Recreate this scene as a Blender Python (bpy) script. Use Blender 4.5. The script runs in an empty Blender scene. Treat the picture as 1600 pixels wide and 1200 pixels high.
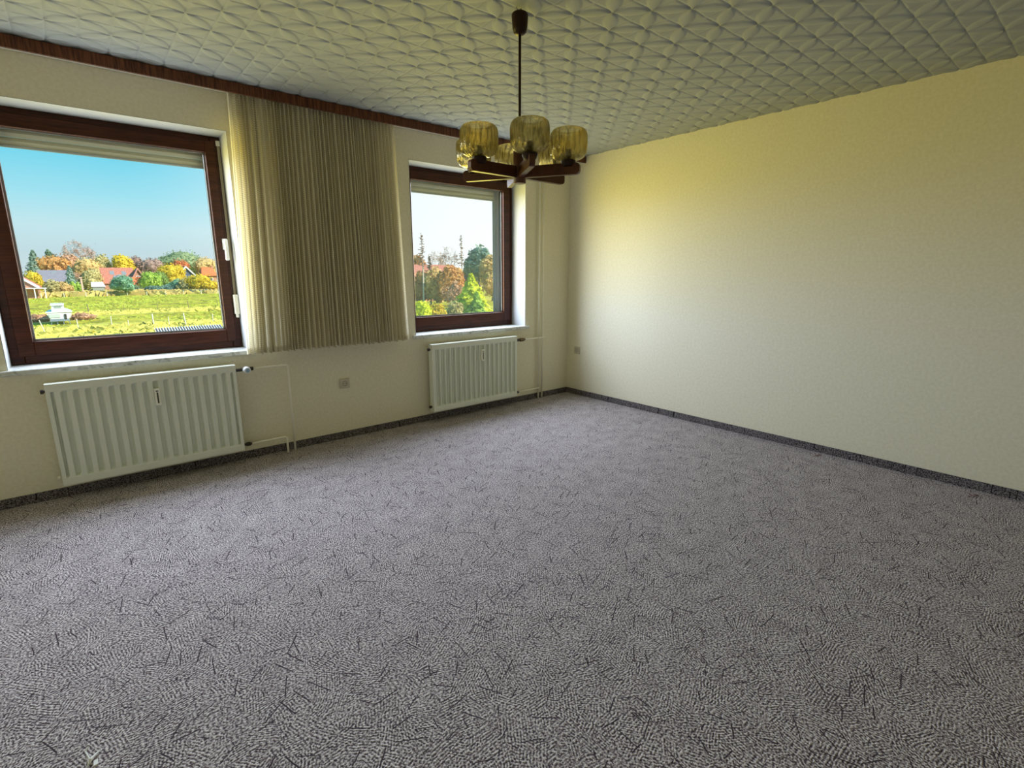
import bpy, math, random
import numpy as np
from mathutils import Vector, Matrix
random.seed(7)
rng = np.random.default_rng(7)
C = bpy.context.scene.collection
S = bpy.context.scene
PI = math.pi

# ---------------------------------------------------------------- camera
F_PX, PITCH, YAW, ROLL = 795.87, 0.2134, 0.6972, -0.0015
CAM = Vector((-4.1523, -3.9881, 1.3311))
fw = Vector((math.sin(YAW)*math.cos(PITCH), math.cos(YAW)*math.cos(PITCH), -math.sin(PITCH)))
rt0 = Vector((math.cos(YAW), -math.sin(YAW), 0)); up0 = rt0.cross(fw)
rt = rt0*math.cos(ROLL)+up0*math.sin(ROLL); up = up0*math.cos(ROLL)-rt0*math.sin(ROLL)
cd = bpy.data.cameras.new('camera'); cam = bpy.data.objects.new('camera', cd); C.objects.link(cam)
cd.sensor_width = 36; cd.sensor_fit = 'HORIZONTAL'; cd.lens = F_PX/1600*36
cd.clip_start = .05; cd.clip_end = 2000
M = Matrix((rt, up, -fw)).transposed().to_4x4(); M.translation = CAM
cam.matrix_world = M; S.camera = cam

# ---------------------------------------------------------------- world, sun, window fill lamps, exposure
S.view_settings.view_transform = 'Standard'; S.view_settings.look = 'None'
S.view_settings.gamma = 1; S.view_settings.use_curve_mapping = False
S.view_settings.exposure = 0.0
S.cycles.use_denoising = True
S.cycles.max_bounces = 10; S.cycles.diffuse_bounces = 6; S.cycles.transparent_max_bounces = 24
S.cycles.transmission_bounces = 10; S.cycles.caustics_refractive = False; S.cycles.caustics_reflective = False
S.cycles.sample_clamp_indirect = 4

def nodes(nt):
    nt.nodes.clear()
    def N(t, **k):
        n = nt.nodes.new(t)
        for a, b in k.items():
            if a.startswith('i_'):
                s = a[2:]; s = int(s) if s.isdigit() else s.replace('_', ' ')
                n.inputs[s].default_value = b
            else: setattr(n, a, b)
        return n
    def L(a, b): nt.links.new(a, b)
    def m(op, a, b=None, c=None):
        n = N('ShaderNodeMath', operation=op)
        for i, v in enumerate((a, b, c)):
            if v is None: continue
            if isinstance(v, (int, float)): n.inputs[i].default_value = v
            else: L(v, n.inputs[i])
        return n.outputs[0]
    def ramp(fac, stops, interp='LINEAR'):
        n = N('ShaderNodeValToRGB'); n.color_ramp.interpolation = interp
        e = n.color_ramp.elements
        while len(e) < len(stops): e.new(.5)
        for el, (p, c) in zip(e, stops): el.position = p; el.color = (*c, 1)
        L(fac, n.inputs[0]); return n.outputs[0]
    def mix(f, a, b, blend='MIX'):
        n = N('ShaderNodeMix', data_type='RGBA', blend_type=blend)
        for i, v in ((0, f), (6, a), (7, b)):
            if isinstance(v, (int, float)): n.inputs[i].default_value = v
            elif isinstance(v, tuple): n.inputs[i].default_value = (*v, 1)
            else: L(v, n.inputs[i])
        return n.outputs[2]
    return N, L, m, ramp, mix

SUN_AZ, SUN_EL = math.radians(138), math.radians(34)      # azimuth from +y towards +x
SD = Vector((math.sin(SUN_AZ)*math.cos(SUN_EL), math.cos(SUN_AZ)*math.cos(SUN_EL), math.sin(SUN_EL)))
w = bpy.data.worlds.new('world'); S.world = w; w.use_nodes = True
N, L, m, ramp, mix = nodes(w.node_tree)
tc = N('ShaderNodeTexCoord'); nv = N('ShaderNodeVectorMath', operation='NORMALIZE'); L(tc.outputs['Generated'], nv.inputs[0])
sp = N('ShaderNodeSeparateXYZ'); L(nv.outputs[0], sp.inputs[0])
base = ramp(m('MAXIMUM', sp.outputs[2], 0), [(0, (.68, .80, .84)), (.03, (.60, .78, .84)), (.07, (.60, .87, .94)), (.11, (.40, .84, .97)), (.17, (.18, .74, .95)), (.5, (.07, .45, .80))])
dt = N('ShaderNodeVectorMath', operation='DOT_PRODUCT'); L(nv.outputs[0], dt.inputs[0]); dt.inputs[1].default_value = (math.sin(1.0), math.cos(1.0), .12)
g = N('ShaderNodeMapRange', interpolation_type='SMOOTHSTEP'); L(dt.outputs['Value'], g.inputs[0])
g.inputs[1].default_value = .60; g.inputs[2].default_value = .96; g.inputs[3].default_value = 0; g.inputs[4].default_value = .92
col = mix(g.outputs[0], base, (1.22, 1.24, 1.24))
bg = N('ShaderNodeBackground'); L(col, bg.inputs[0]); bg.inputs[1].default_value = 1.0
out = N('ShaderNodeOutputWorld'); L(bg.outputs[0], out.inputs[0])

ld = bpy.data.lights.new('sun', 'SUN'); ld.energy = 7.2; ld.angle = math.radians(.6); ld.color = (1, .93, .80)
sun = bpy.data.objects.new('sun', ld); C.objects.link(sun); sun.rotation_euler = SD.to_track_quat('Z', 'Y').to_euler()
sun.location = (10, -10, 20)

def daylight(x0, x1, e):
    # lamp added just inside the glass to brighten the room: sky-cool downwards, meadow-warm upwards
    d = bpy.data.lights.new('window_daylight', 'AREA'); d.shape = 'RECTANGLE'; d.size = x1-x0; d.size_y = 1.17; d.energy = e
    d.use_nodes = True
    N, L, m, ramp, mix = nodes(d.node_tree)
    geo = N('ShaderNodeNewGeometry'); s = N('ShaderNodeSeparateXYZ'); L(geo.outputs['Incoming'], s.inputs[0])
    f = N('ShaderNodeMapRange', interpolation_type='SMOOTHSTEP'); L(s.outputs[2], f.inputs[0])
    f.inputs[1].default_value = -.12; f.inputs[2].default_value = .08
    f2 = N('ShaderNodeMapRange', interpolation_type='SMOOTHSTEP'); L(s.outputs[2], f2.inputs[0])
    f2.inputs[1].default_value = .36; f2.inputs[2].default_value = .70     # steeply upward lamp light dimmed, as if from ground shaded by the house
    c = mix(f2.outputs[0], mix(f.outputs[0], SKYC, FIELDC), SHADEC)
    em = N('ShaderNodeEmission'); L(c, em.inputs[0]); em.inputs[1].default_value = 1
    o = N('ShaderNodeOutputLight'); L(em.outputs[0], o.inputs[0])
    ob = bpy.data.objects.new('window_daylight', d); C.objects.link(ob)
    ob.location = ((x0+x1)/2, .226, 1.54); ob.rotation_euler = (-PI/2, 0, 0)
SKYC = (.83, .93, 1.12); FIELDC = (.64, .54, .09); SHADEC = (.14, .15, .16)
daylight(-4.39, -3.375, 64)
daylight(-1.79, -.77, 64)

# ---------------------------------------------------------------- helpers
class MB:
    def __init__(s): s.v = []; s.f = []
    def add(s, vs, fs):
        o = len(s.v); s.v += [tuple(p) for p in vs]; s.f += [tuple(i+o for i in f) for f in fs]; return s
    def box(s, x0, x1, y0, y1, z0, z1, b=0):
        if b <= 0:
            return s.add([(x, y, z) for z in (z0, z1) for y in (y0, y1) for x in (x0, x1)],
                         [(0, 2, 3, 1), (4, 5, 7, 6), (0, 1, 5, 4), (2, 6, 7, 3), (0, 4, 6, 2), (1, 3, 7, 5)])
        # chamfered box: 24 verts
        X = (x0, x1); Y = (y0, y1); Z = (z0, z1); vs = []; idx = {}
        for i in (0, 1):
            for j in (0, 1):
                for k in (0, 1):
                    sx, sy, sz = (1, -1)[i]*b, (1, -1)[j]*b, (1, -1)[k]*b
                    for a, p in enumerate(((X[i], Y[j]+sy, Z[k]+sz), (X[i]+sx, Y[j], Z[k]+sz), (X[i]+sx, Y[j]+sy, Z[k]))):
                        idx[(i, j, k, a)] = len(vs); vs.append(p)
        fs = []
        c = lambda *t: idx[t]
        for i in (0, 1):
            q = [c(i, 0, 0, 0), c(i, 0, 1, 0), c(i, 1, 1, 0), c(i, 1, 0, 0)]; fs.append(q if i == 0 else q[::-1])
            q = [c(0, i, 0, 1), c(1, i, 0, 1), c(1, i, 1, 1), c(0, i, 1, 1)]; fs.append(q if i == 0 else q[::-1])
            q = [c(0, 0, i, 2), c(0, 1, i, 2), c(1, 1, i, 2), c(1, 0, i, 2)]; fs.append(q if i == 0 else q[::-1])
            for j in (0, 1):
                fs.append((c(i, j, 0, 0), c(i, j, 1, 0), c(i, j, 1, 1), c(i, j, 0, 1)))
                fs.append((c(i, 0, j, 0), c(i, 1, j, 0), c(i, 1, j, 2), c(i, 0, j, 2)))
                fs.append((c(0, i, j, 1), c(1, i, j, 1), c(1, i, j, 2), c(0, i, j, 2)))
                for k in (0, 1): fs.append((c(i, j, k, 0), c(i, j, k, 1), c(i, j, k, 2)))
        return s.add(vs, fs)
    def tube(s, pts, r, n=10, caps=True):
        pts = [Vector(p) for p in pts]; rs = r if isinstance(r, (list, tuple)) else [r]*len(pts)
        vs = []; fs = []; a = None
        for i, p in enumerate(pts):
            d = (pts[min(i+1, len(pts)-1)]-pts[max(i-1, 0)]).normalized()
            if a is None: a = d.orthogonal().normalized()
            a = (a-d*a.dot(d)).normalized(); b = d.cross(a)
            for k in range(n):
                t = 2*PI*k/n; vs.append(p+(a*math.cos(t)+b*math.sin(t))*rs[i])
        for i in range(len(pts)-1):
            for k in range(n):
                k2 = (k+1) % n; fs.append((i*n+k, i*n+k2, (i+1)*n+k2, (i+1)*n+k))
        if caps: fs += [tuple(range(n))[::-1], tuple((len(pts)-1)*n+k for k in range(n))]
        return s.add(vs, fs)
    def lathe(s, prof, n=24, c=(0, 0, 0), axis='z', caps=True, wob=None):
        vs = []; fs = []
        for i, (r, h) in enumerate(prof):
            for k in range(n):
                t = 2*PI*k/n; rr = r*(wob(t, i) if wob else 1)
                x, y, z = rr*math.cos(t), rr*math.sin(t), h
                if axis == 'y': x, y, z = x, h, y
                if axis == 'x': x, y, z = h, x, y
                vs.append((x+c[0], y+c[1], z+c[2]))
        for i in range(len(prof)-1):
            for k in range(n):
                k2 = (k+1) % n; fs.append((i*n+k, i*n+k2, (i+1)*n+k2, (i+1)*n+k))
        if caps: fs += [tuple(range(n))[::-1], tuple((len(prof)-1)*n+k for k in range(n))]
        return s.add(vs, fs)
    def prism(s, poly, y0, y1):   # poly in xz, extruded along y
        n = len(poly)
        vs = [(x, y0, z) for x, z in poly]+[(x, y1, z) for x, z in poly]
        fs = [tuple(range(n)), tuple(range(2*n-1, n-1, -1))]+[(k, k+n, (k+1) % n+n, (k+1) % n) for k in range(n)]
        return s.add(vs, fs)
    def build(s, name, mat, parent=None, loc=None, smooth=False, bevel=0):
        me = bpy.data.meshes.new(name)
        off = Vector((0, 0, 0))
        if parent is not None:
            q = parent
            while q is not None: off += q.location; q = q.parent
        if loc is not None: off += Vector(loc)
        me.from_pydata([(x-off.x, y-off.y, z-off.z) for x, y, z in s.v], [], s.f)
        me.materials.append(mat)
        if smooth is True:
            me.polygons.foreach_set('use_smooth', [True]*len(me.polygons))
        ob = bpy.data.objects.new(name, me); C.objects.link(ob)
        if smooth == 'auto':
            me.polygons.foreach_set('use_smooth', [True]*len(me.polygons)); me.set_sharp_from_angle(angle=math.radians(35))
        if loc is not None: ob.location = loc
        if parent is not None: ob.parent = parent
        me.update()
        return ob

def tag(o, label=None, cat=None, group=None, kind=None):
    if label: o['label'] = label
    if cat: o['category'] = cat
    if group: o['group'] = group
    if kind: o['kind'] = kind
    return o
def empty(name, loc, label=None, cat=None, group=None, kind=None):
    o = bpy.data.objects.new(name, None); C.objects.link(o); o.location = loc; o.empty_display_size = .1
    return tag(o, label, cat, group, kind)
def copy_tree(o, parent=None):
    c = o.copy(); C.objects.link(c)
    if parent is not None: c.parent = parent
    for ch in [k for k in bpy.data.objects if k.parent == o]: copy_tree(ch, c)
    return c

def mat(name, col, rough=.5, spec=.5, metal=0, noise=None, bump=None, sheen=0, coord='Object'):
    """noise=(scale, amount, second colour); bump=(scale, strength)"""
    mt = bpy.data.materials.new(name); mt.use_nodes = True
    N, L, m, ramp, mix = nodes(mt.node_tree)
    p = N('ShaderNodeBsdfPrincipled'); o = N('ShaderNodeOutputMaterial'); L(p.outputs[0], o.inputs[0])
    p.inputs['Base Color'].default_value = (*col, 1); p.inputs['Roughness'].default_value = rough
    p.inputs['Specular IOR Level'].default_value = spec; p.inputs['Metallic'].default_value = metal
    tc = N('ShaderNodeTexCoord')
    if noise:
        n = N('ShaderNodeTexNoise', i_Scale=noise[0], i_Detail=6.0, i_Roughness=.65); L(tc.outputs[coord], n.inputs['Vector'])
        f = N('ShaderNodeMapRange'); L(n.outputs[0], f.inputs[0]); f.inputs[1].default_value = .5-.25/noise[1]; f.inputs[2].default_value = .5+.25/noise[1]
        L(mix(f.outputs[0], col, noise[2]), p.inputs['Base Color'])
    if bump:
        n = N('ShaderNodeTexNoise', i_Scale=bump[0], i_Detail=4.0); L(tc.outputs[coord], n.inputs['Vector'])
        b = N('ShaderNodeBump', i_Strength=bump[1], i_Distance=.002); L(n.outputs[0], b.inputs['Height']); L(b.outputs[0], p.inputs['Normal'])
    return mt

# ---------------------------------------------------------------- room materials
WALLC = (.80, .74, .52)
def wall_mat():
    mt = bpy.data.materials.new('cream_wallpaper'); mt.use_nodes = True
    N, L, m, ramp, mix = nodes(mt.node_tree)
    p = N('ShaderNodeBsdfPrincipled', i_Roughness=.75); p.inputs['Specular IOR Level'].default_value = .25
    o = N('ShaderNodeOutputMaterial'); L(p.outputs[0], o.inputs[0]); tc = N('ShaderNodeTexCoord')
    n = N('ShaderNodeTexNoise', i_Scale=55.0, i_Detail=5.0); L(tc.outputs['Object'], n.inputs['Vector'])
    L(ramp(n.outputs[0], [(.3, (.76, .715, .54)), (.7, (.84, .80, .63))]), p.inputs['Base Color'])
    v = N('ShaderNodeTexNoise', i_Scale=160.0, i_Detail=3.0); L(tc.outputs['Object'], v.inputs['Vector'])
    b = N('ShaderNodeBump', i_Strength=.35, i_Distance=.002); L(v.outputs[0], b.inputs['Height']); L(b.outputs[0], p.inputs['Normal'])
    return mt
def carpet_mat(name, dark=1.0):
    mt = bpy.data.materials.new(name); mt.use_nodes = True
    N, L, m, ramp, mix = nodes(mt.node_tree)
    p = N('ShaderNodeBsdfPrincipled', i_Roughness=.95); p.inputs['Specular IOR Level'].default_value = .1
    o = N('ShaderNodeOutputMaterial'); L(p.outputs[0], o.inputs[0]); tc = N('ShaderNodeTexCoord')
    # wobble
    wn = N('ShaderNodeTexNoise', i_Scale=28.0, i_Detail=2.0); L(tc.outputs['Object'], wn.inputs['Vector'])
    wv = N('ShaderNodeVectorMath', operation='MULTIPLY_ADD'); L(wn.outputs['Color'], wv.inputs[0]); wv.inputs[1].default_value = (.006, .006, .006); L(tc.outputs['Object'], wv.inputs[2])
    def hatch(scale, pitch, off):
        v = N('ShaderNodeTexVoronoi', i_Scale=scale); L(wv.outputs[0], v.inputs['Vector'])
        sc = N('ShaderNodeSeparateColor'); L(v.outputs['Color'], sc.inputs[0])
        a = m('MULTIPLY', sc.outputs[off], 2*PI)
        s = N('ShaderNodeSeparateXYZ'); L(wv.outputs[0], s.inputs[0])
        u = m('ADD', m('ADD', m('MULTIPLY', s.outputs[0], m('COSINE', a)), m('MULTIPLY', s.outputs[1], m('SINE', a))), m('MULTIPLY', s.outputs[2], .8))
        st = m('SINE', m('MULTIPLY', u, 2*PI/pitch))
        strength = m('GREATER_THAN', sc.outputs[(off+1) % 3], .42)
        return m('MULTIPLY', st, strength)
    h = m('MULTIPLY', m('ADD', hatch(11.0, .0095, 0), hatch(15.0, .0082, 1)), .5)
    n1 = N('ShaderNodeTexNoise', i_Scale=135.0, i_Detail=2.0, i_Roughness=.6); L(tc.outputs['Object'], n1.inputs['Vector'])
    n2 = N('ShaderNodeTexNoise', i_Scale=9.0, i_Detail=3.0); L(tc.outputs['Object'], n2.inputs['Vector'])
    val = m('ADD', m('MULTIPLY', m('SUBTRACT', n1.outputs[0], .5), 3.3), m('ADD', m('MULTIPLY', h, .42), m('MULTIPLY', m('SUBTRACT', n2.outputs[0], .5), .35)))
    # dark pencil strokes: thin lines, broken up by noise
    def strokes(ang, freq, seed):
        r = N('ShaderNodeMapping'); L(wv.outputs[0], r.inputs['Vector']); r.inputs['Rotation'].default_value = (0, 0, ang); r.inputs['Location'].default_value = (seed, seed*1.7, 0)
        v = N('ShaderNodeTexVoronoi', i_Scale=freq, i_Randomness=1.0); 
        sx = N('ShaderNodeMapping'); L(r.outputs[0], sx.inputs['Vector']); sx.inputs['Scale'].default_value = (1, 3.2, 1); L(sx.outputs[0], v.inputs['Vector'])
        pc = N('ShaderNodeVectorMath', operation='SUBTRACT'); L(sx.outputs[0], pc.inputs[0]); L(v.outputs['Position'], pc.inputs[1])
        s = N('ShaderNodeSeparateXYZ'); L(pc.outputs[0], s.inputs[0])
        s2 = N('ShaderNodeSeparateColor'); L(v.outputs['Color'], s2.inputs[0])
        tilt = m('MULTIPLY', m('SUBTRACT', s2.outputs[0], .5), 1.6)
        yy = m('ABSOLUTE', m('SUBTRACT', m('DIVIDE', s.outputs[1], 3.2), m('MULTIPLY', s.outputs[0], tilt)))
        line = m('LESS_THAN', yy, .0021)
        ln = m('LESS_THAN', m('ABSOLUTE', s.outputs[0]), m('MULTIPLY', s2.outputs[1], .05))
        return m('MULTIPLY', m('MULTIPLY', line, ln), m('GREATER_THAN', s2.outputs[2], .6))
    st = m('MAXIMUM', m('MAXIMUM', strokes(0, 6.0, 0), strokes(1.2, 6.0, 3.3)), strokes(2.2, 6.0, 7.1))
    val = m('SUBTRACT', val, m('MULTIPLY', st, 1.0))
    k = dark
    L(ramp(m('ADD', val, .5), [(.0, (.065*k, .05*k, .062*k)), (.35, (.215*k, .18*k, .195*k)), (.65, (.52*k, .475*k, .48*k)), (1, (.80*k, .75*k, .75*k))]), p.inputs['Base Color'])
    b = N('ShaderNodeBump', i_Strength=.5, i_Distance=.004); L(val, b.inputs['Height']); L(b.outputs[0], p.inputs['Normal'])
    return mt
def wood_mat(name, c0, c1, scale, stretch, rough=.4, spec=.4):
    mt = bpy.data.materials.new(name); mt.use_nodes = True
    N, L, m, ramp, mix = nodes(mt.node_tree)
    p = N('ShaderNodeBsdfPrincipled', i_Roughness=rough); p.inputs['Specular IOR Level'].default_value = spec
    o = N('ShaderNodeOutputMaterial'); L(p.outputs[0], o.inputs[0]); tc = N('ShaderNodeTexCoord')
    mp = N('ShaderNodeMapping'); L(tc.outputs['Object'], mp.inputs['Vector']); mp.inputs['Scale'].default_value = stretch
    n = N('ShaderNodeTexNoise', i_Scale=scale, i_Detail=8.0, i_Roughness=.7); L(mp.outputs[0], n.inputs['Vector'])
    L(ramp(n.outputs[0], [(.35, c0), (.65, c1)]), p.inputs['Base Color'])
    return mt
def marble_mat():
    mt = bpy.data.materials.new('grey_marble'); mt.use_nodes = True
    N, L, m, ramp, mix = nodes(mt.node_tree)
    p = N('ShaderNodeBsdfPrincipled', i_Roughness=.25); o = N('ShaderNodeOutputMaterial'); L(p.outputs[0], o.inputs[0]); tc = N('ShaderNodeTexCoord')
    n = N('ShaderNodeTexNoise', i_Scale=9.0, i_Detail=8.0, i_Roughness=.7, i_Distortion=1.6); L(tc.outputs['Object'], n.inputs['Vector'])
    L(ramp(n.outputs[0], [(.36, (.28, .30, .27)), (.46, (.60, .62, .58)), (.56, (.68, .69, .66)), (.66, (.42, .45, .41))]), p.inputs['Base Color'])
    return mt
def pane_mat(name, veil):
    mt = bpy.data.materials.new(name); mt.use_nodes = True
    N, L, m, ramp, mix = nodes(mt.node_tree)
    t = N('ShaderNodeBsdfTransparent'); t.inputs[0].default_value = (.98, .99, .99, 1)
    g = N('ShaderNodeBsdfGlossy', i_Roughness=.02)
    a = N('ShaderNodeMixShader'); a.inputs[0].default_value = .03; L(t.outputs[0], a.inputs[1]); L(g.outputs[0], a.inputs[2])
    d = N('ShaderNodeBsdfTranslucent'); d.inputs[0].default_value = (.80, .82, .82, 1)
    tc = N('ShaderNodeTexCoord'); n = N('ShaderNodeTexNoise', i_Scale=26.0, i_Detail=5.0, i_Roughness=.75); L(tc.outputs['Object'], n.inputs['Vector'])
    f = N('ShaderNodeMapRange'); L(n.outputs[0], f.inputs[0]); f.inputs[1].default_value = .66; f.inputs[2].default_value = .74; f.inputs[3].default_value = veil; f.inputs[4].default_value = veil+.14  # even veil paints pale haze over the view; noise patches are dirt smears
    b = N('ShaderNodeMixShader'); L(f.outputs[0], b.inputs[0]); L(a.outputs[0], b.inputs[1]); L(d.outputs[0], b.inputs[2])
    o = N('ShaderNodeOutputMaterial'); L(b.outputs[0], o.inputs[0]); return mt
def amber_mat():
    mt = bpy.data.materials.new('amber_glass'); mt.use_nodes = True
    N, L, m, ramp, mix = nodes(mt.node_tree)
    t = N('ShaderNodeBsdfGlass', i_Roughness=.03, i_IOR=1.45); t.inputs[0].default_value = (.94, .91, .76, 1)
    tr = N('ShaderNodeBsdfTransparent'); tr.inputs[0].default_value = (.86, .80, .55, 1)
    tl = N('ShaderNodeBsdfTranslucent'); tl.inputs[0].default_value = (.60, .54, .28, 1)
    gl = N('ShaderNodeBsdfGlossy', i_Roughness=.08); gl.inputs[0].default_value = (1, .95, .8, 1)
    tc = N('ShaderNodeTexCoord'); mp = N('ShaderNodeMapping'); L(tc.outputs['Object'], mp.inputs['Vector']); mp.inputs['Scale'].default_value = (1, 1, .16)
    nz = N('ShaderNodeTexNoise', i_Scale=105.0, i_Detail=2.0); L(mp.outputs[0], nz.inputs['Vector'])
    bp = N('ShaderNodeBump', i_Strength=.9, i_Distance=.004); L(nz.outputs[0], bp.inputs['Height']); L(bp.outputs[0], t.inputs['Normal'])
    L(ramp(nz.outputs[0], [(.38, (.30, .25, .12)), (.50, (.96, .91, .70))]), tr.inputs[0])
    a = N('ShaderNodeMixShader', i_0=.40); L(t.outputs[0], a.inputs[1]); L(tr.outputs[0], a.inputs[2])
    b = N('ShaderNodeMixShader', i_0=.07); L(a.outputs[0], b.inputs[1]); L(tl.outputs[0], b.inputs[2])
    o = N('ShaderNodeOutputMaterial'); L(b.outputs[0], o.inputs[0]); return mt
def curtain_mat():
    mt = bpy.data.materials.new('net_curtain_fabric'); mt.use_nodes = True
    N, L, m, ramp, mix = nodes(mt.node_tree)
    tc = N('ShaderNodeTexCoord'); uv = N('ShaderNodeSeparateXYZ'); L(tc.outputs['UV'], uv.inputs[0])
    zz = m('ABSOLUTE', m('SUBTRACT', m('FRACT', m('MULTIPLY', uv.outputs[0], 36.0)), .5))
    st = m('SINE', m('MULTIPLY', m('ADD', uv.outputs[1], m('MULTIPLY', zz, .028)), 2*PI/.014))
    f = m('MULTIPLY_ADD', st, .5, .5)
    col = mix(f, (.78, .73, .56), (.93, .89, .74))
    d = N('ShaderNodeBsdfDiffuse'); L(col, d.inputs[0]); t = N('ShaderNodeBsdfTranslucent'); L(col, t.inputs[0])
    a = N('ShaderNodeMixShader', i_0=.28); L(d.outputs[0], a.inputs[1]); L(t.outputs[0], a.inputs[2])
    tr = N('ShaderNodeBsdfTransparent'); b = N('ShaderNodeMixShader'); L(m('MULTIPLY_ADD', f, -.08, .10), b.inputs[0]); L(a.outputs[0], b.inputs[1]); L(tr.outputs[0], b.inputs[2])
    o = N('ShaderNodeOutputMaterial'); L(b.outputs[0], o.inputs[0]); return mt

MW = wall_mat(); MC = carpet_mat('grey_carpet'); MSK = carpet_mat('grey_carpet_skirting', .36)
MCEIL = mat('white_polystyrene', (.385, .41, .425), .8, .2, bump=(300, .1))
MREV = mat('white_plaster', (.44, .45, .45), .7, .2, bump=(120, .2))
MFR = wood_mat('mahogany_window_wood', (.026, .006, .003), (.075, .020, .008), 6, (1, 1, 12), .4, .25)
MVAL = wood_mat('striped_rosewood_laminate', (.026, .006, .003), (.22, .075, .03), 9, (9, 1, .6), .5, .3)
MMARB = marble_mat(); MPANE = {1: pane_mat('clean_window_glass', .02), 2: pane_mat('hazy_dirty_window_glass', .07)}; MAMB = amber_mat(); MCUR = curtain_mat()
MRAD = mat('radiator_enamel', (.80, .83, .74), .35, .5)
MPIPE = mat('cream_pipe_paint', (.92, .89, .74), .4, .5)
MWHP = mat('white_plastic', (.85, .86, .86), .35, .5); MHM = mat('heat_meter_plastic', (.95, .94, .84), .4, .5); MIV = mat('ivory_plastic', (.88, .85, .70), .4, .5)
MDK = mat('dark_fitting', (.03, .025, .02), .4, .5); MBR = mat('tarnished_brass', (.14, .10, .05), .4, .5, .6)
MLAMP = wood_mat('dark_teak', (.050, .014, .006), (.12, .040, .016), 9, (1, 1, 1), .45, .35)
MLD = mat('dark_brown_enamel', (.022, .008, .005), .45, .2)
MALU = mat('aluminium_spacer', (.30, .31, .33), .5, .3, .2)
MSLAT = mat('beige_shutter_plastic', (.88, .86, .70), .5, .4); MRAIL = mat('grey_guide_rail', (.55, .58, .62), .4, .5)
MSTRAP = mat('beige_webbing', (.42, .36, .25), .9, .2, noise=(200, .8, (.3, .26, .18)))
MWH2 = mat('white_guide_packing', (.92, .92, .92), .6, .3)
MEXT = mat('brick_outer_leaf', (.40, .22, .15), .9, .2)

# ---------------------------------------------------------------- room shell
XL, YB, H = -5.3525, -5.8855, 2.5
W1 = (-4.52, -3.262); W2 = (-1.922, -.632); ZS, ZT = .77, 2.252
wl = MB()
for x0, x1, z0, z1 in [(XL-.3, 0.3, -.2, ZS), (XL-.3, 0.3, ZT, 2.72), (XL-.3, W1[0], ZS, ZT), (W1[1], W2[0], ZS, ZT), (W2[1], .3, ZS, ZT)]:
    wl.box(x0, x1, 0, .36, z0, z1)
tag(wl.build('wall_far', MW), kind='structure')
tag(MB().box(0, .3, YB-.3, 0, -.2, 2.72).build('wall_right', MW), kind='structure')
tag(MB().box(XL-.3, XL, YB-.3, 0, -.2, 2.72).build('wall_left', MW), kind='structure')
tag(MB().box(XL, 0, YB-.3, YB, -.2, 2.72).build('wall_near', MW), kind='structure')
tag(MB().box(XL, 0, YB, 0, -.2, 0).build('floor', MC), kind='structure')
ceil = tag(MB().box(XL, 0, YB, 0, H+.006, 2.72).build('ceiling', MCEIL), kind='structure')
for n, a in (('far', (XL, 0, -.009, -.0005)), ('right', (-.009, -.0005, YB, -.009)), ('left', (XL+.0005, XL+.009, YB, -.009)), ('near', (XL+.009, -.009, YB+.0005, YB+.009))):
    tag(MB().box(*a, 0.0005, .058, .0).build('baseboard_'+n, MSK), kind='structure')

# ceiling tiles: 50 cm polystyrene tiles with 4 x 4 cells of pressed petals
def tile_mesh(u0, u1, v0, v1):
    nn = 88; xs = np.linspace(0, .5, nn+1); 
    xs_ = np.unique(np.concatenate([xs[(xs >= u0) & (xs <= u1)], [u0, u1]])); ys_ = np.unique(np.concatenate([xs[(xs >= v0) & (xs <= v1)], [v0, v1]]))
    X, Y = np.meshgrid(xs_, ys_)
    cu, cv = X/.125, Y/.125; i, j = np.minimum(np.floor(cu), 3), np.minimum(np.floor(cv), 3); s, t = cu-i, cv-j
    par = ((i+j) % 2) == 1
    t2 = np.where(par, t, 1-t)                   # petal along (1,1) where par, else along (1,-1)
    along = (s+t2)/2; d = np.abs(s-t2)
    wd = .37*(1-(2*along-1)**2)+1e-6
    ins = d < wd
    hp = .0020+.0034*(1-(d/wd)**2)
    far = (d-wd)/np.maximum(1-wd, 1e-3)
    ho = -.0004+.0034*np.clip(far, 0, 1)**1.1
    hgt = np.where(ins, hp, ho)
    eg = np.minimum(np.minimum(s, 1-s), np.minimum(t, 1-t))
    hgt = hgt-.0032*np.clip(1-eg/.07, 0, 1)
    ny, nx = X.shape
    vs = np.stack([X.ravel(), Y.ravel(), -hgt.ravel()], 1)
    top = np.stack([X.ravel(), Y.ravel(), np.full(X.size, .005)], 1)
    idx = np.arange(nx*ny).reshape(ny, nx)
    f = np.stack([idx[:-1, :-1], idx[1:, :-1], idx[1:, 1:], idx[:-1, 1:]], -1).reshape(-1, 4)
    me = bpy.data.meshes.new('ceiling_tile'); me.from_pydata(vs.tolist(), [], f.tolist()); me.materials.append(MCEIL)
    me.polygons.foreach_set('use_smooth', [True]*len(me.polygons)); me.set_sharp_from_angle(angle=math.radians(28)); return me
cache = {}
TX0, TY0 = -3.8525-1.5, -.3855-5.5
for a in range(11):
    for b in range(12):
        x0, y0 = TX0+.5*a, TY0+.5*b
        u1, v1 = min(.5, 0-x0), min(.5, 0-y0)
        if u1 < .01 or v1 < .01: continue
        key = (round(u1, 4), round(v1, 4))
        if key not in cache: cache[key] = tile_mesh(0, u1, 0, v1)
        o = bpy.data.objects.new('ceiling_tile', cache[key]); C.objects.link(o); o.location = (x0, y0, H+.0005); o.parent = ceil

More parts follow.
